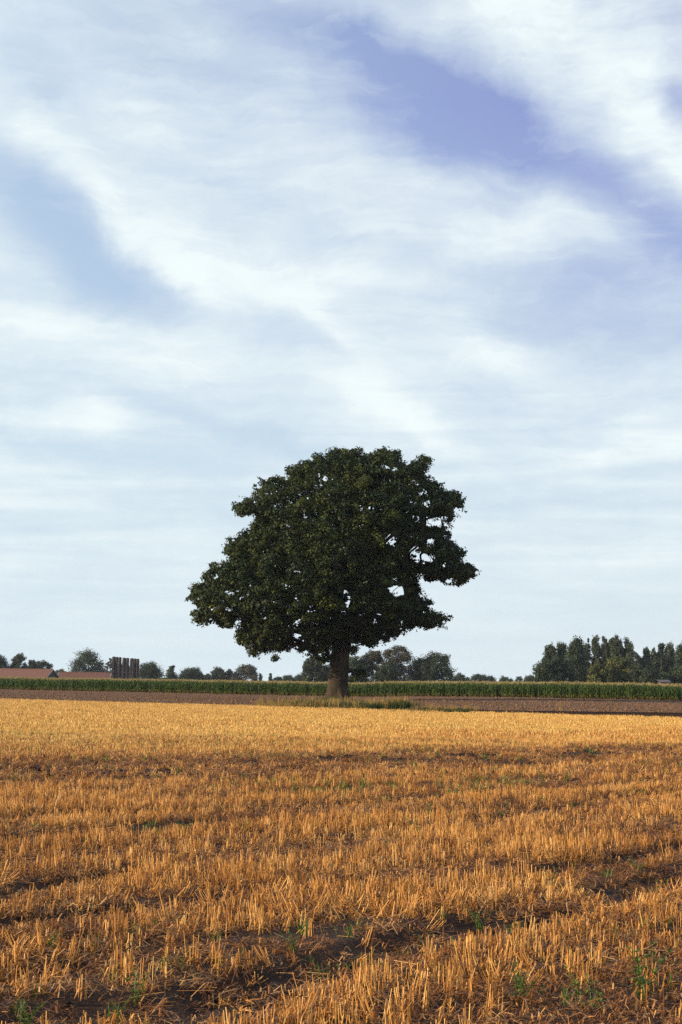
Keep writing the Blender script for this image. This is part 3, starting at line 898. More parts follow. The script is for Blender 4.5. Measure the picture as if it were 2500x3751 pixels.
def clumps_to_leaves(cen, rad, per, size, rng, flat=0.65, tvar=0.25, shell=0.38, tail=0.45, nz=0.55):
    """cen (k,3) clump centres, rad (k,), per: leaves per clump"""
    k = len(cen)
    idx = np.repeat(np.arange(k), per)
    n = len(idx)
    d = rng.normal(size=(n, 3)); d /= np.linalg.norm(d, axis=1, keepdims=True)
    rr = rng.random(n) ** shell
    rr = rr * (1 + tail * rng.random(n) ** 4)
    st = rng.uniform(0.55, 1.4, (k, 3)); st /= st.mean(axis=1, keepdims=True)
    off = d * rr[:, None] * rad[idx][:, None] * np.array([1, 1, flat]) * st[idx]
    off[:, 2] += off[:, 0] * rng.normal(0, 0.35, k)[idx]
    C = cen[idx] + off
    N = d + rng.normal(0, nz, (n, 3)) + np.array([0, 0, 0.45])
    tc = rng.normal(0.45, tvar, k)
    t = np.clip(tc[idx] + rng.normal(0, 0.14, n), 0, 1)
    return C, N, t

# ------------------------------------------------------------------ the oak
OAK_Y = 141.0
def crop1(cx, cy):          # coordinates of my enlarged study of the crown -> photograph
    return 600 + cx * 0.7972, 1580 + cy * 0.7972
def oakp(cx, cy):
    p = at(*crop1(cx, cy), OAK_Y)
    return p.x, p.z
OUT = [(95, 745), (130, 700), (165, 690), (168, 625), (215, 605), (268, 592), (268, 545), (285, 515), (275, 480), (300, 462), (335, 478), (362, 465), (390, 405),
       (350, 400), (315, 372), (330, 330), (382, 300), (388, 250), (450, 205), (520, 188), (548, 190), (545, 128), (575, 125), (605, 155), (640, 118),
       (705, 95), (735, 100), (780, 65), (835, 72), (880, 60), (910, 88), (950, 75), (1020, 63), (1080, 75), (1110, 128), (1150, 108), (1220, 130), (1235, 205),
       (1285, 192), (1300, 240), (1350, 262), (1385, 300), (1397, 370), (1372, 385), (1355, 438), (1318, 420), (1300, 440), (1335, 485), (1390, 540), (1400, 605), (1435, 625), (1452, 665), (1385, 705),
       (1330, 700), (1290, 712), (1240, 695), (1195, 685), (1190, 740), (1240, 758), (1252, 818), (1320, 850), (1275, 900), (1205, 912), (1140, 938), (1080, 948), (1020, 955),
       (1005, 1005), (950, 1000), (900, 965), (880, 1015), (850, 1030), (800, 1000), (760, 1055), (700, 1060), (655, 1035), (600, 1010), (560, 1030), (520, 1068), (490, 1030), (440, 1040), (390, 1062),
       (372, 1005), (305, 965), (330, 925), (290, 935), (250, 900), (215, 880), (165, 895), (120, 882), (135, 840), (102, 795)]
HOLES = [(655, 385, 13, 13), (735, 235, 12, 8), (718, 285, 9, 7), (1212, 342, 17, 16), (1255, 405, 48, 20), (1325, 425, 22, 16), (1055, 495, 24, 26), (1180, 478, 18, 12),
         (1228, 515, 26, 26), (1150, 560, 26, 20), (1205, 585, 36, 18), (842, 768, 15, 30), (520, 625, 22, 14), (565, 632, 14, 8), (300, 820, 24, 16), (345, 878, 20, 18), (1078, 735, 24, 20),
         (962, 870, 22, 14), (970, 792, 16, 16), (1112, 372, 20, 10), (898, 440, 16, 12), (905, 352, 9, 12), (160, 772, 13, 14), (415, 858, 14, 14), (385, 720, 16, 12), (422, 722, 12, 8), (612, 945, 16, 22),
         (690, 935, 10, 12), (742, 860, 10, 10), (600, 660, 10, 8), (565, 380, 12, 8), (480, 395, 10, 12), (215, 755, 12, 10), (432, 822, 10, 8), (205, 820, 10, 9), (1170, 870, 22, 12), (1105, 880, 12, 14), (1060, 670, 10, 8), (920, 165, 8, 14), (1005, 160, 10, 10),
         (1050, 240, 14, 8), (950, 350, 8, 10), (730, 785, 10, 10), (760, 975, 14, 8), (275, 770, 12, 7), (1150, 670, 12, 10), (1265, 612, 22, 8), (630, 975, 10, 10), (855, 920, 8, 8), (1010, 965, 10, 10), (910, 845, 9, 9)]

def poly_dist(px, pz, P):
    """signed distance to polygon, positive inside"""
    n = len(P); inside = np.zeros(len(px), bool); dmin = np.full(len(px), 1e9)
    for i in range(n):
        x0, z0 = P[i]; x1, z1 = P[(i + 1) % n]
        dx, dz = x1 - x0, z1 - z0
        t = np.clip(((px - x0) * dx + (pz - z0) * dz) / (dx * dx + dz * dz), 0, 1)
        dmin = np.minimum(dmin, np.hypot(px - x0 - t * dx, pz - z0 - t * dz))
        c = ((z0 > pz) != (z1 > pz)) & (px < (x1 - x0) * (pz - z0) / (z1 - z0 + 1e-12) + x0)
        inside ^= c
    return np.where(inside, dmin, -dmin)

def branch_mesh(name, nodes, parents, root_r, mat, seed=1, nsides=6, tip=0.025):
    """tubes along a tree graph; radii follow the number of tips each one feeds"""
    n = len(nodes); cnt = np.ones(n)
    for i in range(n - 1, 0, -1): cnt[parents[i]] += cnt[i]
    k = root_r / math.sqrt(cnt[0]); r = np.maximum(k * np.sqrt(cnt), tip)
    rr = random.Random(seed); b = Bag()
    for i in range(1, n):
        a = Vector(nodes[parents[i]]); c = Vector(nodes[i])
        L = (c - a).length
        ra = min(r[parents[i]], r[i] * 1.35); ns = 8 if r[i] > 0.2 else (5 if r[i] > 0.06 else 4)
        m = (a + c) / 2 + Vector((rr.gauss(0, .07), rr.gauss(0, .07), rr.gauss(0.03, .06))) * L
        b.tube(a, m, ra, (ra + r[i]) / 2, ns); b.tube(m, c, (ra + r[i]) / 2, r[i], ns)
    return b.mesh(name, mat, smooth=True)

def build_oak():
    rng = np.random.default_rng(3)
    P = [oakp(*q) for q in OUT]
    px2m = OAK_Y / F_PX * 0.7972
    xs = [p[0] for p in P]; zs = [p[1] for p in P]
    HO = [(*oakp(a, b), rx * px2m, rz * px2m) for a, b, rx, rz in HOLES]
    fork = np.array([*oakp(815, 930)]); fork = np.array([fork[0], OAK_Y, fork[1]])
    base_x = oakp(797, 1235)[0]
    cen = []; rad = []
    tries = 0; O_X = base_x
    R = 11.0
    cand = 60000
    cx = rng.uniform(min(xs), max(xs), cand); cz = rng.uniform(min(zs), max(zs), cand)
    d = poly_dist(cx, cz, P) + 2.2 * (fbm2(cx * 0.7 + 30, cz * 1.0, 4, 0.65) - 0.5) - 0.38
    r = rng.uniform(0.6, 1.45, cand)
    dd = np.clip(d, 0, R)
    yh = np.sqrt(np.maximum(R * R - (R - dd) ** 2, 0)) * 1.12
    yy = rng.choice([-1, 1], cand) * rng.random(cand) ** 0.55 * yh
    ok = (d > np.where(d < 2.2, np.clip(r * 0.75, 0.32, 0.7), r) * 0.45)
    for hx, hz, hrx, hrz in HO:
        if hrx * hrz < 0.14: continue
        ok &= ((cx - hx) / (hrx * 0.8 + r * 0.25)) ** 2 + ((cz - hz) / (hrz * 0.8 + r * 0.2)) ** 2 > 1
    vn = vnoise3(cx * 0.28 + 5, yy * 0.28, cz * 0.42)
    rim = d < 2.2
    ok &= (vn > 0.22) | rim
    # twigs along the rim are small, so the outline is followed closely
    r = np.where(rim, np.clip(r * 0.75, 0.32, 0.7), r)
    prio = np.argsort(np.where(rim, 0, 1), kind='stable')
    cx, cz, yy, r, ok, d = cx[prio], cz[prio], yy[prio], r[prio], ok[prio], d[prio]
    # the outline was traced on the plane through the trunk: nearer and farther twigs sit on the same sight lines
    C = np.stack([cx * (OAK_Y + yy) / OAK_Y, OAK_Y + yy, CAM_H + (cz - CAM_H) * (OAK_Y + yy) / OAK_Y], 1)[ok]; r = r[ok]
    keep = []
    for i in range(len(C)):
        if keep:
            K = C[keep]
            dv = K - C[i]; dv[:, 2] *= 1.35
            if (np.einsum('ij,ij->i', dv, dv) < (0.66 * (r[keep] + r[i])) ** 2).any(): continue
        keep.append(i)
        if len(keep) >= 3200: break
    C = C[keep]; r = r[keep]
    root = link('oak_tree', None, label='huge solitary oak with a broad dark green crown on a grassy patch in the field', cat='tree', loc=(base_x, OAK_Y, 0))
    O = np.array([base_x, OAK_Y, 0])
    per = np.clip((r ** 2 * 210), 60, 400).astype(int)
    L, N, t = clumps_to_leaves(C, r * 0.98, per, 0.15, rng, 0.66, 0.13, 0.28, 0.35, 0.42)
    lx = L[:, 0] * OAK_Y / L[:, 1]; lz = CAM_H + (L[:, 2] - CAM_H) * OAK_Y / L[:, 1]
    dl = poly_dist(lx, lz, P)
    ok = dl > -0.15 - 0.75 * rng.random(len(L)) ** 2.5
    # ragged gaps between the sprays, commoner low down, on the right and where the photo shows sky
    por = fbm2(lx * 0.95 + 50, lz * 1.25 + 20, 5, 0.72)
    thr = np.full(len(L), 0.315) + 0.03 * np.clip((lx - O_X) / 10, 0, 1) + 0.03 * np.clip((12 - lz) / 8, 0, 1)
    wx = lx + 0.7 * (fbm2(lx * 1.6, lz * 1.6, 3, 0.6) - 0.5); wz = lz + 0.7 * (fbm2(lx * 1.6 + 9, lz * 1.6 + 5, 3, 0.6) - 0.5)
    for hx, hz, hrx, hrz in HO:
        q = ((wx - hx) / (hrx * 1.6)) ** 2 + ((wz - hz) / (hrz * 1.6)) ** 2
        thr = np.maximum(thr, 0.315 + (0.24 if hrx * hrz > 0.2 else (0.17 if hx > O_X + 2 else 0.11)) * np.clip(1.3 - q, 0, 1))
    ok &= por > thr + rng.normal(0, 0.018, len(L))
    L, N, t = L[ok], N[ok], t[ok]
    # the shoot low on the right of the trunk
    sc_ = np.array([[*oakp(x_, z_)] for x_, z_ in ((868, 1105), (890, 1118), (912, 1112), (880, 1138), (900, 1100))])
    SC_ = np.stack([sc_[:, 0], np.full(5, OAK_Y - 0.6), sc_[:, 1]], 1)
    L2, N2, t2 = clumps_to_leaves(SC_, np.array([.55, .5, .4, .45, .4]), 90, 0.13, rng)
    L = np.concatenate([L, L2]); N = np.concatenate([N, N2]); t = np.concatenate([t, t2 - 0.1])
    V, F = leaf_quads(L - O, N, 0.135, rng)
    print('oak leaves', len(F), 'clumps', len(C))
    link('crown', np_mesh('oak_crown', V, F, M_OAK, t), root)
    # limbs: a graph grown from the fork to every clump
    def node(cx_, cy_, dy=0):
        a = oakp(cx_, cy_); return np.array([a[0], OAK_Y + dy, a[1]])
    nodes = [fork]; par = [0]
    def chain(p, pts):
        for q in pts:
            nodes.append(q); par.append(p); p = len(nodes) - 1
        return p
    a = chain(0, [node(800, 850, -0.5), node(790, 760, -1.0), node(760, 640, -1.5), node(740, 500, -1.5), node(760, 350, 0)])
    b_ = chain(0, [node(862, 840, 0.4), node(890, 740, 0.6), node(920, 600, 0.5), node(950, 430, 0.5), node(960, 260, 0)])
    chain(1, [node(690, 790, -2), node(560, 740, -3), node(420, 730, -3.5), node(280, 740, -3)])
    chain(0, [node(740, 880, -1), node(620, 860, -2.5), node(480, 900, -3)])
    chain(7, [node(990, 720, 1.5), node(1100, 640, 1.5), node(1230, 640, 1), node(1350, 650, 0.5)])
    chain(6, [node(960, 830, -1.5), node(1080, 850, -1.5), node(1200, 860, -1)])
    chain(8, [node(1050, 480, -1), node(1180, 440, -1), node(1290, 380, 0)])
    chain(3, [node(620, 560, -3), node(500, 480, -3), node(400, 420, -1)])
    chain(6, [node(900, 780, 4), node(880, 640, 7), node(860, 480, 8)])
    chain(1, [node(780, 780, -4), node(760, 650, -7), node(740, 500, -7.5)])
    order = np.argsort(np.linalg.norm(C - fork, axis=1))
    nd = np.array(nodes)
    for i in order:
        c = C[i]
        dist = np.linalg.norm(nd - c, axis=1)
        pen = np.where(nd[:, 2] > c[2] + 1.0, 1.25, 1.0)
        j = int(np.argmin(dist * pen)); p = nd[j]
        if dist[j] > 2.4:
            m = p + (c - p) * 0.5 + np.array([0, 0, 0.12 * dist[j]])
            nodes.append(m); par.append(j); nd = np.vstack([nd, m]); j = len(nodes) - 1
        nodes.append(c); par.append(j); nd = np.vstack([nd, c])
    nds = [Vector(q - O) for q in nodes]
    link('branches', branch_mesh('oak_branches', nds, par, 0.95, M_BARK), root)
    # trunk: rings with root flare and fluted bark
    prof = [(1262, 726, 864), (1240, 734, 856), (1215, 742, 850), (1180, 750, 846), (1130, 757, 846), (1080, 763, 848), (1030, 768, 852), (985, 772, 858), (945, 772, 866), (915, 778, 868), (885, 795, 872)]
    rings = []
    nseg = 40
    for k, (cy_, x0, x1) in enumerate(prof):
        a = oakp(x0, cy_); c = oakp(x1, cy_)
        cxm = (a[0] + c[0]) / 2; hw = (c[0] - a[0]) / 2; z = (a[1] + c[1]) / 2
        rings.append((cxm - base_x, z, hw))
    z0 = rings[0][1]; rings.insert(0, (rings[0][0], -0.3, rings[0][2] * 1.12))
    # resample rings smoothly
    zz = np.array([q[1] for q in rings]); cc = np.array([q[0] for q in rings]); ww = np.array([q[2] for q in rings])
    zf = np.linspace(zz[0], zz[-1], 60)
    cf = np.interp(zf, zz, cc); wf = np.interp(zf, zz, ww)
    V = []
    for z, c, w in zip(zf, cf, wf):
        an = np.linspace(0, 2 * math.pi, nseg, endpoint=False)
        flare = max(0, 1 - z / 1.5)
        rr = w * (1 + 0.05 * np.sin(an * 3 + 1 + z * 0.2) + 0.16 * flare * np.sin(an * 5 + 0.7) + 0.05 * (vnoise2(an * 4 + 3, np.full(nseg, z * 0.6)) - 0.5))
        V.append(np.stack([c + rr * np.cos(an), rr * np.sin(an), np.full(nseg, z)], 1))
    V = np.concatenate(V); m = len(zf)
    i = np.arange(nseg); F = np.concatenate([np.stack([j * nseg + i, j * nseg + (i + 1) % nseg, (j + 1) * nseg + (i + 1) % nseg, (j + 1) * nseg + i], 1) for j in range(m - 1)])
    link('trunk', np_mesh('oak_trunk', V, F, M_BARK, smooth=True), root)
build_oak()

# ------------------------------------------------------------------ grass around the oak
def tuft(seed, h, n, w, tint_lo, tint_hi, spread):
    r = random.Random(seed); b = Bag()
    for i in range(n):
        az = r.uniform(0, 6.28); L = h * r.uniform(0.55, 1.1); d = Vector((math.cos(az), math.sin(az), 0))
        p0 = Vector((r.gauss(0, spread), r.gauss(0, spread), -0.02)); k = abs(r.gauss(0, 0.3))
        strip(b, p0, p0 + d * L * k * 0.35 + Vector((0, 0, L * 0.6)), p0 + d * L * k + Vector((0, 0, L * (1 - k * 0.3))), w, r.uniform(tint_lo, tint_hi), az)
    return b.mesh('tuft', M_GRASS)

def build_grass():
    green = [tuft(s, 0.46, 34, 0.028, 0.0, 0.45, 0.14) for s in range(4)]
    tan = [tuft(s + 10, 0.72, 16, 0.022, 0.72, 1.0, 0.12) for s in range(4)]
    pts = []; idx = []; sc = []
    def put(px, lo, hi, kind, s):
        e = ground_at(px, 2595)
        y = RNG.uniform(lo, hi); k = ray(px, 2560); x = k.x / k.y * y
        pts.append((x, y, 0.03 + float(bank_h(np.array(x))))); idx.append(kind); sc.append(s)
    def edge_y(px):
        k = ray(px, 2590); return E_Y0 / (k.y - E_SL * k.x) * k.y
    for i in range(1100):            # green growth round the trunk
        px = RNG.normal(1240, 85) if RNG.random() < 0.6 else RNG.uniform(1130, 1480)
        e = edge_y(px)
        put(px, e + 0.3, e + 14 + 32 * max(0, 1 - abs(px - 1235) / 130), RNG.integers(0, 4), RNG.uniform(0.5, 1.25))
    for i in range(520):             # clump right of the trunk
        px = RNG.uniform(1340, 1490); e = edge_y(px)
        put(px, e + 0.2, e + 5, RNG.integers(0, 4) if RNG.random() < 0.86 else RNG.integers(4, 8), RNG.uniform(0.8, 1.4) * (1.1 if px > 1430 else 0.9))
    for i in range(130):             # dry seed grass
        px = RNG.normal(1230, 150); e = edge_y(px)
        put(px, e + 0.2, e + 12, RNG.integers(4, 8), RNG.uniform(0.6, 1.35))
    for i in range(420):             # short dry edge further left and right
        px = RNG.uniform(940, 1750) if RNG.random() < 0.6 else RNG.uniform(940, 1130); e = edge_y(px)
        put(px, e - 0.2, e + 1.5, RNG.integers(4, 8) if RNG.random() < 0.75 else RNG.integers(0, 4), RNG.uniform(0.3, 0.65))
    for i in range(900):             # green strip on the stubble edge right of the oak
        px = RNG.uniform(1080, 1720); e = edge_y(px)
        put(px, e - 5, e + 0.8, RNG.integers(0, 4), RNG.uniform(0.15, 0.32))
    for px, s in ((1028, 1.45), (1012, 0.9), (1160, 1.2), (1365, 1.7), (1392, 1.4), (1432, 1.5), (1580, 1.2), (2050, 1.1)):   # taller dry stalks standing alone
        e = edge_y(px)
        put(px, e + 0.5, e + 2, RNG.integers(4, 8), s * 0.8)
    n = len(pts)
    gn_scatter('tall_grass', pts, np.stack([RNG.normal(0, .06, n), RNG.normal(0, .06, n), RNG.uniform(0, 6.28, n)], 1),
               np.repeat(np.array(sc)[:, None], 3, 1), idx, green + tan, kind='stuff',
               label='tall unmown green and tan grass round the foot of the oak', cat='grass')
build_grass()

# ------------------------------------------------------------------ background trees
def bg_tree(name, kind, x0, x1, top, Y, mat, label, seed, group=None, dens=1.0, low=0.10):
    """x0, x1: left and right limits and top: upper limit of the crown in the photograph"""
    rng = np.random.default_rng(seed + 100)
    A = at(x0, 2500, Y); B = at(x1, 2500, Y); Tz = at((x0 + x1) / 2, top, Y).z
    cx = (A.x + B.x) / 2; hw = (B.x - A.x) / 2 * (1.34 if kind == 'poplar' else 1.08); H = Tz
    px = Y / F_PX                                    # metres per photo pixel
    if kind == 'poplar':
        m = max(40, int(70 * dens)); zz = rng.uniform(low, 0.95, m); zz[0] = 0.96
        env = np.where(zz < 0.72, 1.0, 1.0 - (zz - 0.72) / 0.28 * 0.55)
        rc = hw * rng.uniform(0.26, 0.55, m) * (0.5 + 0.5 * env)
        rad_ = np.maximum(hw * env - rc * 0.7, 0)
        an = rng.uniform(0, 6.28, m)
        C = np.stack([np.cos(an) * rad_ * rng.uniform(.3, 1, m), np.sin(an) * rad_, zz * H], 1)
        flat = 1.35
        C[:, 2] = np.minimum(C[:, 2], H - rc * flat * 0.75)
    elif kind == 'conifer':
        m = 26; zz = np.linspace(low, 0.93, m); env = 1.02 - zz
        rc = hw * (0.25 + 0.25 * env); an = rng.uniform(0, 6.28, m)
        C = np.stack([np.cos(an) * hw * env * rng.uniform(.3, .85, m), np.sin(an) * hw * env * .8, zz * H], 1); flat = 0.55
    else:
        m = int((95 if kind == 'round' else 80) * dens); hw *= 1.04
        xx = rng.uniform(-1, 1, m); env = (1 - np.abs(xx) ** 2.3) ** (1 / 2.3)
        rc = hw * rng.uniform(0.20, 0.34, m) * (0.8 if kind == 'loose' else 1.0); flat = 0.85
        env = env * (0.86 + 0.28 * vnoise2(xx * 2.6 + seed * 3.1, xx * 0 + 4))
        zf = low + (np.minimum(env, 1) - low) * rng.random(m) ** 0.62
        C = np.stack([xx * np.maximum(hw - rc * 0.8, 0), rng.uniform(-1, 1, m) * np.sqrt(1 - xx * xx) * hw * 0.8, zf * H], 1)
        C[:, 2] = np.minimum(C[:, 2], H * (0.35 + 0.65 * np.minimum(env, 1)) - rc * flat * 0.8)
        C[0] = (rng.uniform(-.2, .2) * hw, 0, H - rc[0] * flat * 0.85)
    leaf = max(0.75 * px * 3.665 * 0.42, 0.12)        # about half a picture cell
    vis = hw * 2 / px * (H / px) * dens
    tot = int(np.clip(vis * 1.4, 1800, 13000))
    w = rc ** 2 / (rc ** 2).sum()
    per = np.maximum((w * tot).astype(int), 12)
    L, N, t = clumps_to_leaves(C, rc, per, leaf, rng, flat, 0.2)
    L[:, 2] = np.maximum(L[:, 2], 0.2)
    V, F = leaf_quads(L, N, leaf * 1.9, rng)
    root = link(name, None, label=label, cat='tree' if 'bush' not in name else 'bush', group=group, loc=(cx, Y, -0.35))
    link('crown', np_mesh(name + '_crown', V, F, mat, t), root)
    nodes = [Vector((0, 0, H * 0.22))]; par = [0]
    top_i = 0
    for k in range(1, 4):
        nodes.append(Vector((rng.normal(0, .05) * hw, 0, H * (0.22 + 0.2 * k)))); par.append(top_i); top_i = k
    for c in C:
        j = min(range(4), key=lambda q: abs(nodes[q].z - c[2] * 0.8)); nodes.append(Vector(c)); par.append(j)
    bm_ = Bag(); r0 = 0.045 * H ** 1.0 * 0.6
    bm_.tube((0, 0, 0), (0, 0, H * 0.23), r0 * 1.25, r0 * 0.95, 8)
    link('trunk', bm_.mesh(name + '_trunk', M_BARK, smooth=True), root)
    link('branches', branch_mesh(name + '_branches', nodes, par, r0 * 0.9, M_BARK, seed, tip=0.05), root)
    return root

GL = 'trees along the skyline behind the maize'
GP = 'poplars of the wood at right'
TREES = [
    # name, kind, x0, x1, top, distance, material, label, group, density
    ('broadleaf_tree', 'round', -60, 36, 2397, 560, M_FAR, 'dark round tree cut by the left edge behind the red roof', GL, 1),
    ('broadleaf_tree', 'loose', 28, 108, 2391, 560, M_FAR, 'tall two lobed tree behind the red roof, second from the left edge', GL, 1),
    ('broadleaf_tree', 'round', 92, 140, 2414, 590, M_FAR, 'small dark tree between the two lobed tree and the low one over the red roof', GL, 1),
    ('broadleaf_tree', 'round', 122, 192, 2417, 600, M_FAR, 'low round tree over the right end of the red barn roof', GL, 1),
    ('broadleaf_tree', 'round', 195, 246, 2446, 700, M_FAR, 'distant low tree in the gap right of the barn gable', GL, 1),
    ('broadleaf_tree', 'round', 256, 390, 2383, 560, M_FAR, 'big dense round tree above the low red roof left of the silos', GL, 1.1),
    ('broadleaf_tree', 'loose', 382, 424, 2408, 600, M_PALE, 'thin brownish tree half hidden behind the first silos', GL, 0.7),
    ('broadleaf_tree', 'round', 418, 500, 2430, 570, M_FAR, 'dark tree filling the gaps behind the row of silos', GL, 1),
    ('broadleaf_tree', 'round', 470, 596, 2424, 560, M_FAR, 'broad dark tree sloping down right of the silos', GL, 1),
    ('conifer_tree', 'conifer', 592, 666, 2434, 620, M_FAR, 'pointed dark conifer right of the silo trees', GL, 1),
    ('broadleaf_tree', 'round', 655, 748, 2443, 620, M_FAR, 'wide low dark tree immediately right of the pointed conifer', GL, 1),
    ('bush', 'round', 738, 776, 2465, 640, M_FAR, 'low dark bush in the dip between two groups of skyline trees', GL, 1),
    ('broadleaf_tree', 'round', 768, 828, 2443, 620, M_FAR, 'dark round tree left of the paler brownish one', GL, 1),
    ('broadleaf_tree', 'round', 816, 858, 2448, 625, M_FAR, 'small dark tree wedged against the paler brownish tree', GL, 1),
    ('broadleaf_tree', 'loose', 848, 948, 2433, 620, M_PALE, 'paler brownish broad tree left of the oak on the skyline', GL, 1),
    ('conifer_tree', 'conifer', 940, 968, 2462, 620, M_FAR, 'small cone shaped tree at the end of the pale tree', GL, 1),
    ('conifer_tree', 'conifer', 976, 1006, 2461, 640, M_FAR, 'tiny lone cone shaped tree beyond the gap', GL, 1),
    ('bush', 'round', 998, 1040, 2477, 640, M_FAR, 'very low bush right of the tiny lone conifer', GL, 1),
    ('bush', 'round', 1030, 1088, 2468, 600, M_FAR, 'low rounded bush left of the trees behind the oak', GL, 1),
    ('bush', 'round', 1070, 1136, 2466, 600, M_FAR, 'low bush against the loose tree left of the oak trunk', GL, 1),
    ('broadleaf_tree', 'loose', 1108, 1208, 2396, 420, M_FAR, 'loose airy tree showing left of the oak trunk under its crown', GL, 1),
    ('broadleaf_tree', 'round', 1180, 1270, 2420, 430, M_FAR, 'dark tree hidden mostly behind the oak trunk', GL, 1),
    ('broadleaf_tree', 'round', 1262, 1350, 2398, 420, M_FAR, 'dark bluish tree just right of the oak trunk', GL, 1.1),
    ('broadleaf_tree', 'loose', 1316, 1420, 2378, 425, M_PALE, 'tree with greyish top under the right side of the oak crown', GL, 1.1),
    ('broadleaf_tree', 'loose', 1396, 1520, 2360, 420, M_PALE, 'tallest pale topped tree right of the oak with light showing through', GL, 1.15),
    ('broadleaf_tree', 'round', 1370, 1460, 2430, 400, M_FAR, 'lower dark green tree in front of the pale topped one', GL, 1),
    ('broadleaf_tree', 'round', 1500, 1590, 2410, 430, M_FAR, 'dark tree filling the dip left of the big domed tree', GL, 1),
    ('broadleaf_tree', 'round', 1532, 1664, 2385, 420, M_FAR, 'big dark domed tree ending the group right of the oak', GL, 1.2),
    ('broadleaf_tree', 'round', 1656, 1708, 2461, 620, M_FAR, 'small hazy tree right beside the domed tree', GL, 1),
    ('bush', 'round', 1700, 1730, 2477, 700, M_FAR, 'tiny bush between the small hazy tree and the low hazy tree row', GL, 1),
    ('broadleaf_tree', 'round', 1722, 1790, 2468, 680, M_FAR, 'low hazy tree, first of the row before the right hand wood', GL, 1),
    ('broadleaf_tree', 'round', 1770, 1822, 2474, 690, M_FAR, 'low hazy tree, second of the row before the right hand wood', GL, 1),
    ('broadleaf_tree', 'round', 1824, 1888, 2477, 690, M_FAR, 'low hazy tree, third of the row before the right hand wood', GL, 1),
    ('broadleaf_tree', 'round', 1884, 1922, 2472, 680, M_FAR, 'narrow hazy tree, fourth of the row before the right hand wood', GL, 1),
    ('broadleaf_tree', 'round', 1914, 1966, 2471, 680, M_FAR, 'low hazy tree touching the left edge of the wood', GL, 1),
    ('broadleaf_tree', 'round', 1953, 2068, 2402, 350, M_FAR, 'rounded green tree at the left corner of the wood reaching the maize', GP, 1.15),
    ('poplar_tree', 'poplar', 1990, 2046, 2358, 372, M_FAR, 'first poplar of the wood above the rounded corner tree', GP, 1),
    ('poplar_tree', 'poplar', 2032, 2084, 2350, 375, M_FAR, 'second poplar of the wood, broad with a flat top', GP, 1),
    ('poplar_tree', 'poplar', 2082, 2142, 2334, 360, M_FAR, 'third poplar of the wood with olive lit crown reaching the ground', GP, 1.2),
    ('poplar_tree', 'poplar', 2138, 2168, 2332, 385, M_POP, 'slim fourth poplar with sky gaps beside it', GP, 0.8),
    ('poplar_tree', 'poplar', 2164, 2202, 2326, 385, M_POP, 'fifth poplar of the wood, dark and narrow', GP, 0.9),
    ('poplar_tree', 'poplar', 2202, 2232, 2325, 390, M_POP, 'slim sixth poplar of the wood, among the tallest', GP, 0.8),
    ('poplar_tree', 'poplar', 2228, 2258, 2330, 385, M_POP, 'seventh poplar just left of the tallest one', GP, 0.9),
    ('poplar_tree', 'poplar', 2244, 2284, 2321, 380, M_POP, 'tallest poplar of the wood behind the olive trees', GP, 0.9),
    ('poplar_tree', 'poplar', 2278, 2326, 2337, 380, M_POP, 'poplar right of the tallest with a pointed top', GP, 0.9),
    ('poplar_tree', 'poplar', 2322, 2350, 2385, 400, M_POP, 'short poplar in the dip of the wood', GP, 0.8),
    ('poplar_tree', 'poplar', 2346, 2386, 2370, 390, M_POP, 'dark poplar right of the dip in the wood', GP, 0.9),
    ('poplar_tree', 'poplar', 2384, 2414, 2368, 400, M_POP, 'slender pale poplar behind the grey shed', GP, 0.8),
    ('poplar_tree', 'poplar', 2406, 2438, 2352, 400, M_POP, 'pale poplar rising directly above the grey shed', GP, 0.9),
    ('poplar_tree', 'poplar', 2434, 2474, 2354, 400, M_POP, 'pale poplar second from the right edge', GP, 0.9),
    ('poplar_tree', 'poplar', 2470, 2530, 2358, 390, M_FAR, 'dark green poplar cut by the right edge of the photo', GP, 1),
    ('poplar_tree', 'poplar', 2526, 2580, 2350, 390, M_FAR, 'poplar beyond the right edge of the photo', GP, 1),
    ('broadleaf_tree', 'loose', 2152, 2238, 2424, 330, M_OLIVE, 'olive green tree, left one of the two before the poplars', GP, 1.1),
    ('broadleaf_tree', 'round', 2222, 2312, 2403, 335, M_OLIVE, 'taller olive green tree, right one of the two before the poplars', GP, 1.1),
    ('broadleaf_tree', 'round', 2058, 2112, 2428, 350, M_FAR, 'dark understorey tree between the corner tree and the olive pair', GP, 1),
    ('broadleaf_tree', 'round', 2104, 2160, 2440, 365, M_FAR, 'dark understorey tree directly left of the olive pair', GP, 0.9),
    ('broadleaf_tree', 'round', 2300, 2360, 2432, 350, M_FAR, 'dark tree directly right of the olive pair', GP, 1),
    ('broadleaf_tree', 'round', 2344, 2424, 2438, 345, M_FAR, 'dark green rounded tree left of the grey shed', GP, 1),
    ('broadleaf_tree', 'round', 2400, 2456, 2455, 365, M_FAR, 'low dark tree behind the grey shed', GP, 1),
    ('broadleaf_tree', 'round', 2446, 2560, 2432, 350, M_FAR, 'dark tree right of the grey shed at the photo edge', GP, 1),
]
for i, (nm, kd, a, b, tp, Y, mt, lab, gr, dn) in enumerate(TREES):
    bg_tree(nm, kd, a, b, tp, Y, mt, lab, i * 13 + 5, gr, dn, low=0.03 if Y > 500 or kd == 'round' else 0.10)

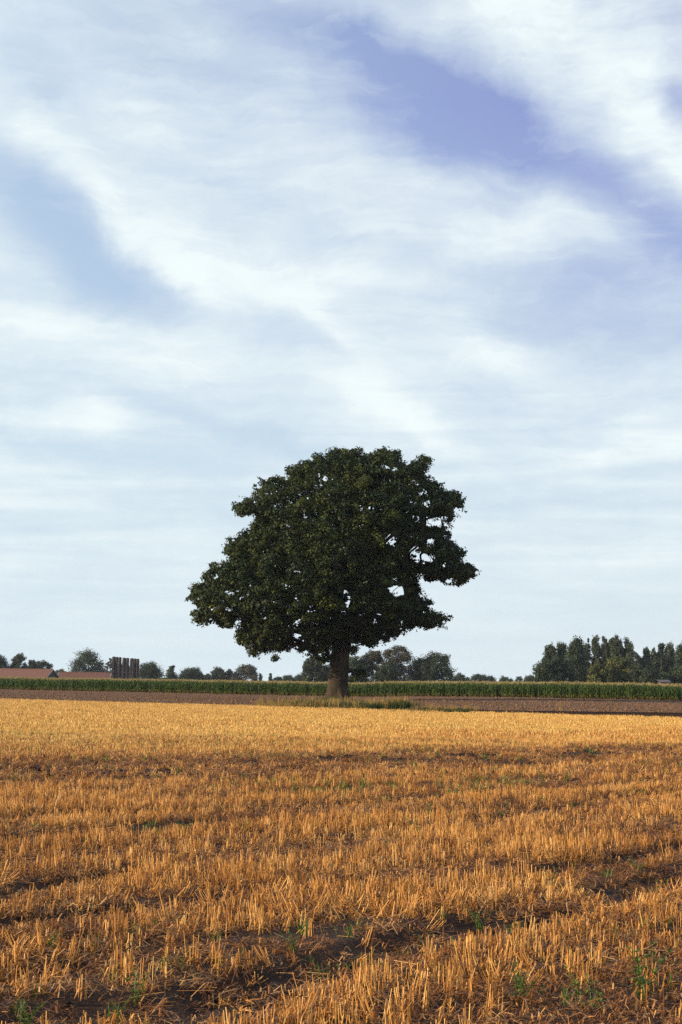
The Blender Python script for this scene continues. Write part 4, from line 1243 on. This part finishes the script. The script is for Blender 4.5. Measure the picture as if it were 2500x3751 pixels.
# ------------------------------------------------------------------ farm buildings
M_TILE = plain_mat('red_roof_tiles', (0.085, 0.034, 0.028), (0.16, 0.070, 0.052), 4.0, 0.8, stretch=(1, 1, 3), bump=0.6)
M_GABLE = plain_mat('dark_boards', (0.012, 0.011, 0.012), (0.03, 0.026, 0.026), 3.0, 0.8, stretch=(6, 6, 0.3), bump=0.4)
M_BRICK = plain_mat('farm_brick', (0.16, 0.07, 0.05), (0.28, 0.13, 0.09), 5.0, 0.85, bump=0.3)
M_TRIM = plain_mat('pale_trim', (0.30, 0.26, 0.24), (0.42, 0.38, 0.35), 3.0, 0.7)
M_SILO = plain_mat('dark_silo', (0.006, 0.0045, 0.007), (0.014, 0.010, 0.013), 2.0, 0.9, stretch=(4, 4, 0.4), bump=0.2)
M_CAPM = plain_mat('silo_cap', (0.005, 0.004, 0.006), (0.010, 0.008, 0.010), 2.0, 0.6)
M_STEEL = plain_mat('galvanised_steel', (0.05, 0.045, 0.058), (0.09, 0.08, 0.10), 6.0, 0.55, 0.3)
M_SHED = plain_mat('grey_shed', (0.055, 0.046, 0.05), (0.10, 0.085, 0.09), 3.0, 0.8, stretch=(5, 5, 0.4), bump=0.3)

def roof_slabs(ridge_a, ridge_b, eave_off, drop, thick, root, corr=True):
    """two tiled slopes either side of the ridge, each with raised tile courses"""
    d = (ridge_b - ridge_a); d.normalize()
    side = Vector((d.y, -d.x, 0))
    for s in (-1, 1):
        b = Bag(); e = side * s * eave_off + Vector((0, 0, -drop))
        up = Vector((0, 0, thick))
        n = 14
        for k in range(n):
            f0, f1 = k / n, (k + 1) / n
            a0 = ridge_a + e * f0; a1 = ridge_a + e * f1; b0 = ridge_b + e * f0; b1 = ridge_b + e * f1
            lip = up * 0.5
            vs = [a0, b0, b1 + lip, a1 + lip, a0 - up, b0 - up, b1 - up, a1 - up]
            b.add(vs, [(0, 1, 2, 3), (7, 6, 5, 4), (3, 2, 6, 7), (0, 3, 7, 4), (1, 5, 6, 2), (0, 4, 5, 1)])
        link('roof', b.mesh('roof_slope', M_TILE), root)

def barn(name, label, ra, rb, eave, drop, wall_mat_gable):
    root = link(name, None, label=label, cat='barn', group='red roofed farm buildings at the left', loc=(ra.x, ra.y, 0))
    o = Vector((ra.x, ra.y, 0)); A = ra - o; B = rb - o
    roof_slabs(A, B, eave, drop, 0.14, root)
    d = (B - A).normalized(); side = Vector((d.y, -d.x, 0)); h = A.z - drop
    # long walls
    for s in (-1, 1):
        b = Bag(); p = A + side * s * (eave - 0.4); q = B + side * s * (eave - 0.4)
        w = side * s * 0.25
        vs = [Vector((v.x, v.y, z)) for z in (-0.35, h + 0.05) for v in (p, q, q - w, p - w)]
        b.add(vs, [(0, 1, 2, 3), (4, 5, 6, 7), (0, 1, 5, 4), (1, 2, 6, 5), (2, 3, 7, 6), (3, 0, 4, 7)])
        link('wall', b.mesh('long_wall', M_BRICK), root)
    # gable ends
    for P_, sg in ((A, -1), (B, 1)):
        b = Bag(); P2 = P_ - d * sg * 0.35
        l = P2 + side * (eave - 0.6); r = P2 - side * (eave - 0.6)
        dz = -(0.28)
        vs = []
        for off in (Vector((0, 0, 0)), d * sg * 0.2):
            vs += [Vector((l.x, l.y, -0.35)) + off, Vector((r.x, r.y, -0.35)) + off, Vector((r.x, r.y, h - 0.05)) + off, Vector((P2.x, P2.y, P_.z - 0.2)) + off, Vector((l.x, l.y, h - 0.05)) + off]
        fs = [(0, 1, 2, 4), (4, 2, 3), (5, 6, 7, 9), (9, 7, 8), (2, 3, 8, 7), (3, 4, 9, 8), (0, 4, 9, 5), (1, 2, 7, 6)]
        b.add(vs, fs)
        link('gable_wall', b.mesh('gable', wall_mat_gable), root)
        for s in (-1, 1):      # verge boards
            b = Bag(); e = P_ + side * s * eave + Vector((0, 0, -drop))
            b.tube(P_ + d * sg * 0.06 + Vector((0, 0, 0.02)), e + d * sg * 0.06 + Vector((0, 0, 0.02)), 0.13, 0.13, 4)
            link('verge_board', b.mesh('verge', M_TRIM), root)
    b = Bag(); b.tube(A + Vector((0, 0, 0.06)), B + Vector((0, 0, 0.06)), 0.16, 0.16, 6)
    link('ridge_cap', b.mesh('ridge', M_TILE), root)
    return root

Yb = 440.0
pk = at(196, 2453, Yb)                       # gable peak of the big barn
wdir = Vector((-1.0, 0.42, 0)).normalized()
pl = pk + wdir * 34
lw = at(160, 2480, Yb).x; rw = at(230, 2480, Yb).x
barn('barn', 'long red tiled barn with dark triangular gable at the left edge', pk, pl, 3.7, pk.z - at(200, 2482, Yb).z + 0.3, M_GABLE)
Yc = 470.0
ka = at(214, 2462, Yc); kb = at(410, 2466, Yc)
barn('barn', 'low long red roofed building between the big barn and the silos', Vector((kb.x, Yc, ka.z + .0)), Vector((ka.x, Yc + 2, ka.z)), 3.2, 2.4, M_GABLE)

# the silo row
Ys = 450.0
SIL = [(412, 424, 2405), (424.5, 434, 2406), (435, 446, 2407), (450, 462, 2409), (463, 474, 2410), (478, 490, 2411), (490.5, 500, 2412), (500.5, 511, 2413)]
LAB = ['first and leftmost dark silo, tallest, beside the open steel platform', 'second dark silo, the middle one of the left three',
       'third dark silo, the right one of the left three', 'fourth dark silo, the left one of the middle pair',
       'fifth dark silo, the right one of the middle pair', 'sixth dark silo, the left one of the right three',
       'seventh dark silo, the middle one of the right three', 'eighth and rightmost dark silo of the row']
for (a, b, tp), lab in zip(SIL, LAB):
    A = at(a, tp, Ys); B = at(b, tp, Ys)
    r = (B.x - A.x) / 2 * 1.1; cx = (A.x + B.x) / 2; H = (A.z + B.z) / 2
    root = link('silo', None, label=lab, cat='silo', group='dark silos in a steel frame', loc=(cx, Ys, -0.35))
    H += 0.35
    bg = Bag(); bg.tube((0, 0, 1.4), (0, 0, H - 1.25), r * 0.96, r * 0.96, 14, cap=True); bg.tube((0, 0, 0.5), (0, 0, 1.4), r * 0.25, r * 0.96, 14)
    link('body', bg.mesh('silo_body', M_SILO, smooth=False), root)
    bg = Bag(); bg.tube((0, 0, H - 1.25), (0, 0, H - 0.18), r * 1.0, r * 1.0, 14, cap=True); bg.tube((0, 0, H - 0.18), (0, 0, H), r * 1.0, r * 0.55, 14, cap=True)
    link('cap', bg.mesh('silo_cap', M_CAPM), root)
    for an in (0.7, 2.4, 3.9, 5.5):
        bg = Bag(); q = Vector((math.cos(an), math.sin(an), 0)) * r * 0.8
        bg.tube(q, q + Vector((0, 0, 1.6)), 0.05, 0.05, 5, cap=True)
        link('leg', bg.mesh('silo_leg', M_STEEL), root)
fr = link('steel_frame', None, label='pale steel frame with platform, rails and ladders holding the dark silos', cat='frame', loc=(at(450, 2470, Ys).x, Ys, -0.35))
fo = Vector(fr.location)
def fp(px, py, dy=-0.9):
    p = at(px, py, Ys + dy); return p - fo
def bar(name, p, q, r=0.05):
    b = Bag(); b.tube(p, q, r, r, 4, cap=True); link(name, b.mesh(name, M_STEEL), fr)
for py0, py1 in ((2419, 2424), (2462, 2464)):
    bar('rail', fp(410, py0), fp(514, py1)); 
for px in (417, 432, 448, 462, 476, 487, 503, 512):
    q = fp(px, 2424); bar('post', Vector((q.x, q.y, 0)), q, 0.035)
q = fp(388, 2428); bar('post', Vector((q.x, q.y, 0)), q, 0.08)
bar('rail', fp(388, 2461), fp(418, 2463), 0.16)
bar('brace', fp(392, 2457), fp(414, 2432), 0.05)
bar('rail', fp(388, 2436), fp(418, 2430), 0.05)
for px in (405, 487):
    for s in (-1.5, 1.5):
        q = fp(px + s, 2428, -1.1); bar('ladder_rail', Vector((q.x, q.y, 0)), q, 0.035)
    b = Bag(); q0 = fp(px - 1.5, 2428, -1.1); q1 = fp(px + 1.5, 2428, -1.1)
    for k in range(18):
        z = 0.4 + k * 0.38
        if z < q0.z: b.tube((q0.x, q0.y, z), (q1.x, q1.y, z), 0.025, 0.025, 4)
    link('rungs', b.mesh('rungs', M_STEEL), fr)

# grey shed at the right edge of the wood
Yh = 325.0
A = at(2418, 2491, Yh); B = at(2458, 2491, Yh)
root = link('shed', None, label='small grey boarded shed standing before the wood at the right', cat='shed', loc=((A.x + B.x) / 2, Yh, -0.35))
hw = (B.x - A.x) / 2; H = A.z + 0.35
b = Bag(); b.box(-hw, 0, 0, hw, 2.4, H - 0.5); link('wall', b.mesh('shed_wall', M_SHED), root)
b = Bag()
b.add([(-hw - .1, -.2, H - .5), (hw + .1, -.2, H - .5), (hw + .1, 2.6, H), (-hw - .1, 2.6, H), (-hw - .1, -.2, H - .4), (hw + .1, -.2, H - .4), (hw + .1, 2.6, H + .1), (-hw - .1, 2.6, H + .1)],
      [(3, 2, 1, 0), (4, 5, 6, 7), (0, 1, 5, 4), (1, 2, 6, 5), (2, 3, 7, 6), (3, 0, 4, 7)])
link('roof', b.mesh('shed_roof', M_SHED), root)
b = Bag(); b.box(-0.45, -0.06, 0, 0.45, -0.01, 2.0); link('door', b.mesh('shed_door', M_GABLE), root)

# ------------------------------------------------------------------ haze
HAZE = 0.00008
if HAZE:
    b = Bag(); b.box(-700, -70, -1.4, 700, 1100, 34)
    m, T = new_mat('haze')
    vol = T.n('ShaderNodeVolumePrincipled'); vol.inputs['Color'].default_value = (0.72, 0.80, 1.0, 1)
    vol.inputs['Density'].default_value = HAZE; vol.inputs['Anisotropy'].default_value = 0.0
    o = T.n('ShaderNodeOutputMaterial'); T.link(vol.outputs[0], o.inputs['Volume'])
    me = b.mesh('haze', m, tint=False)
    link('haze', me, kind='stuff', label='thin pale summer haze over the fields', cat='haze')
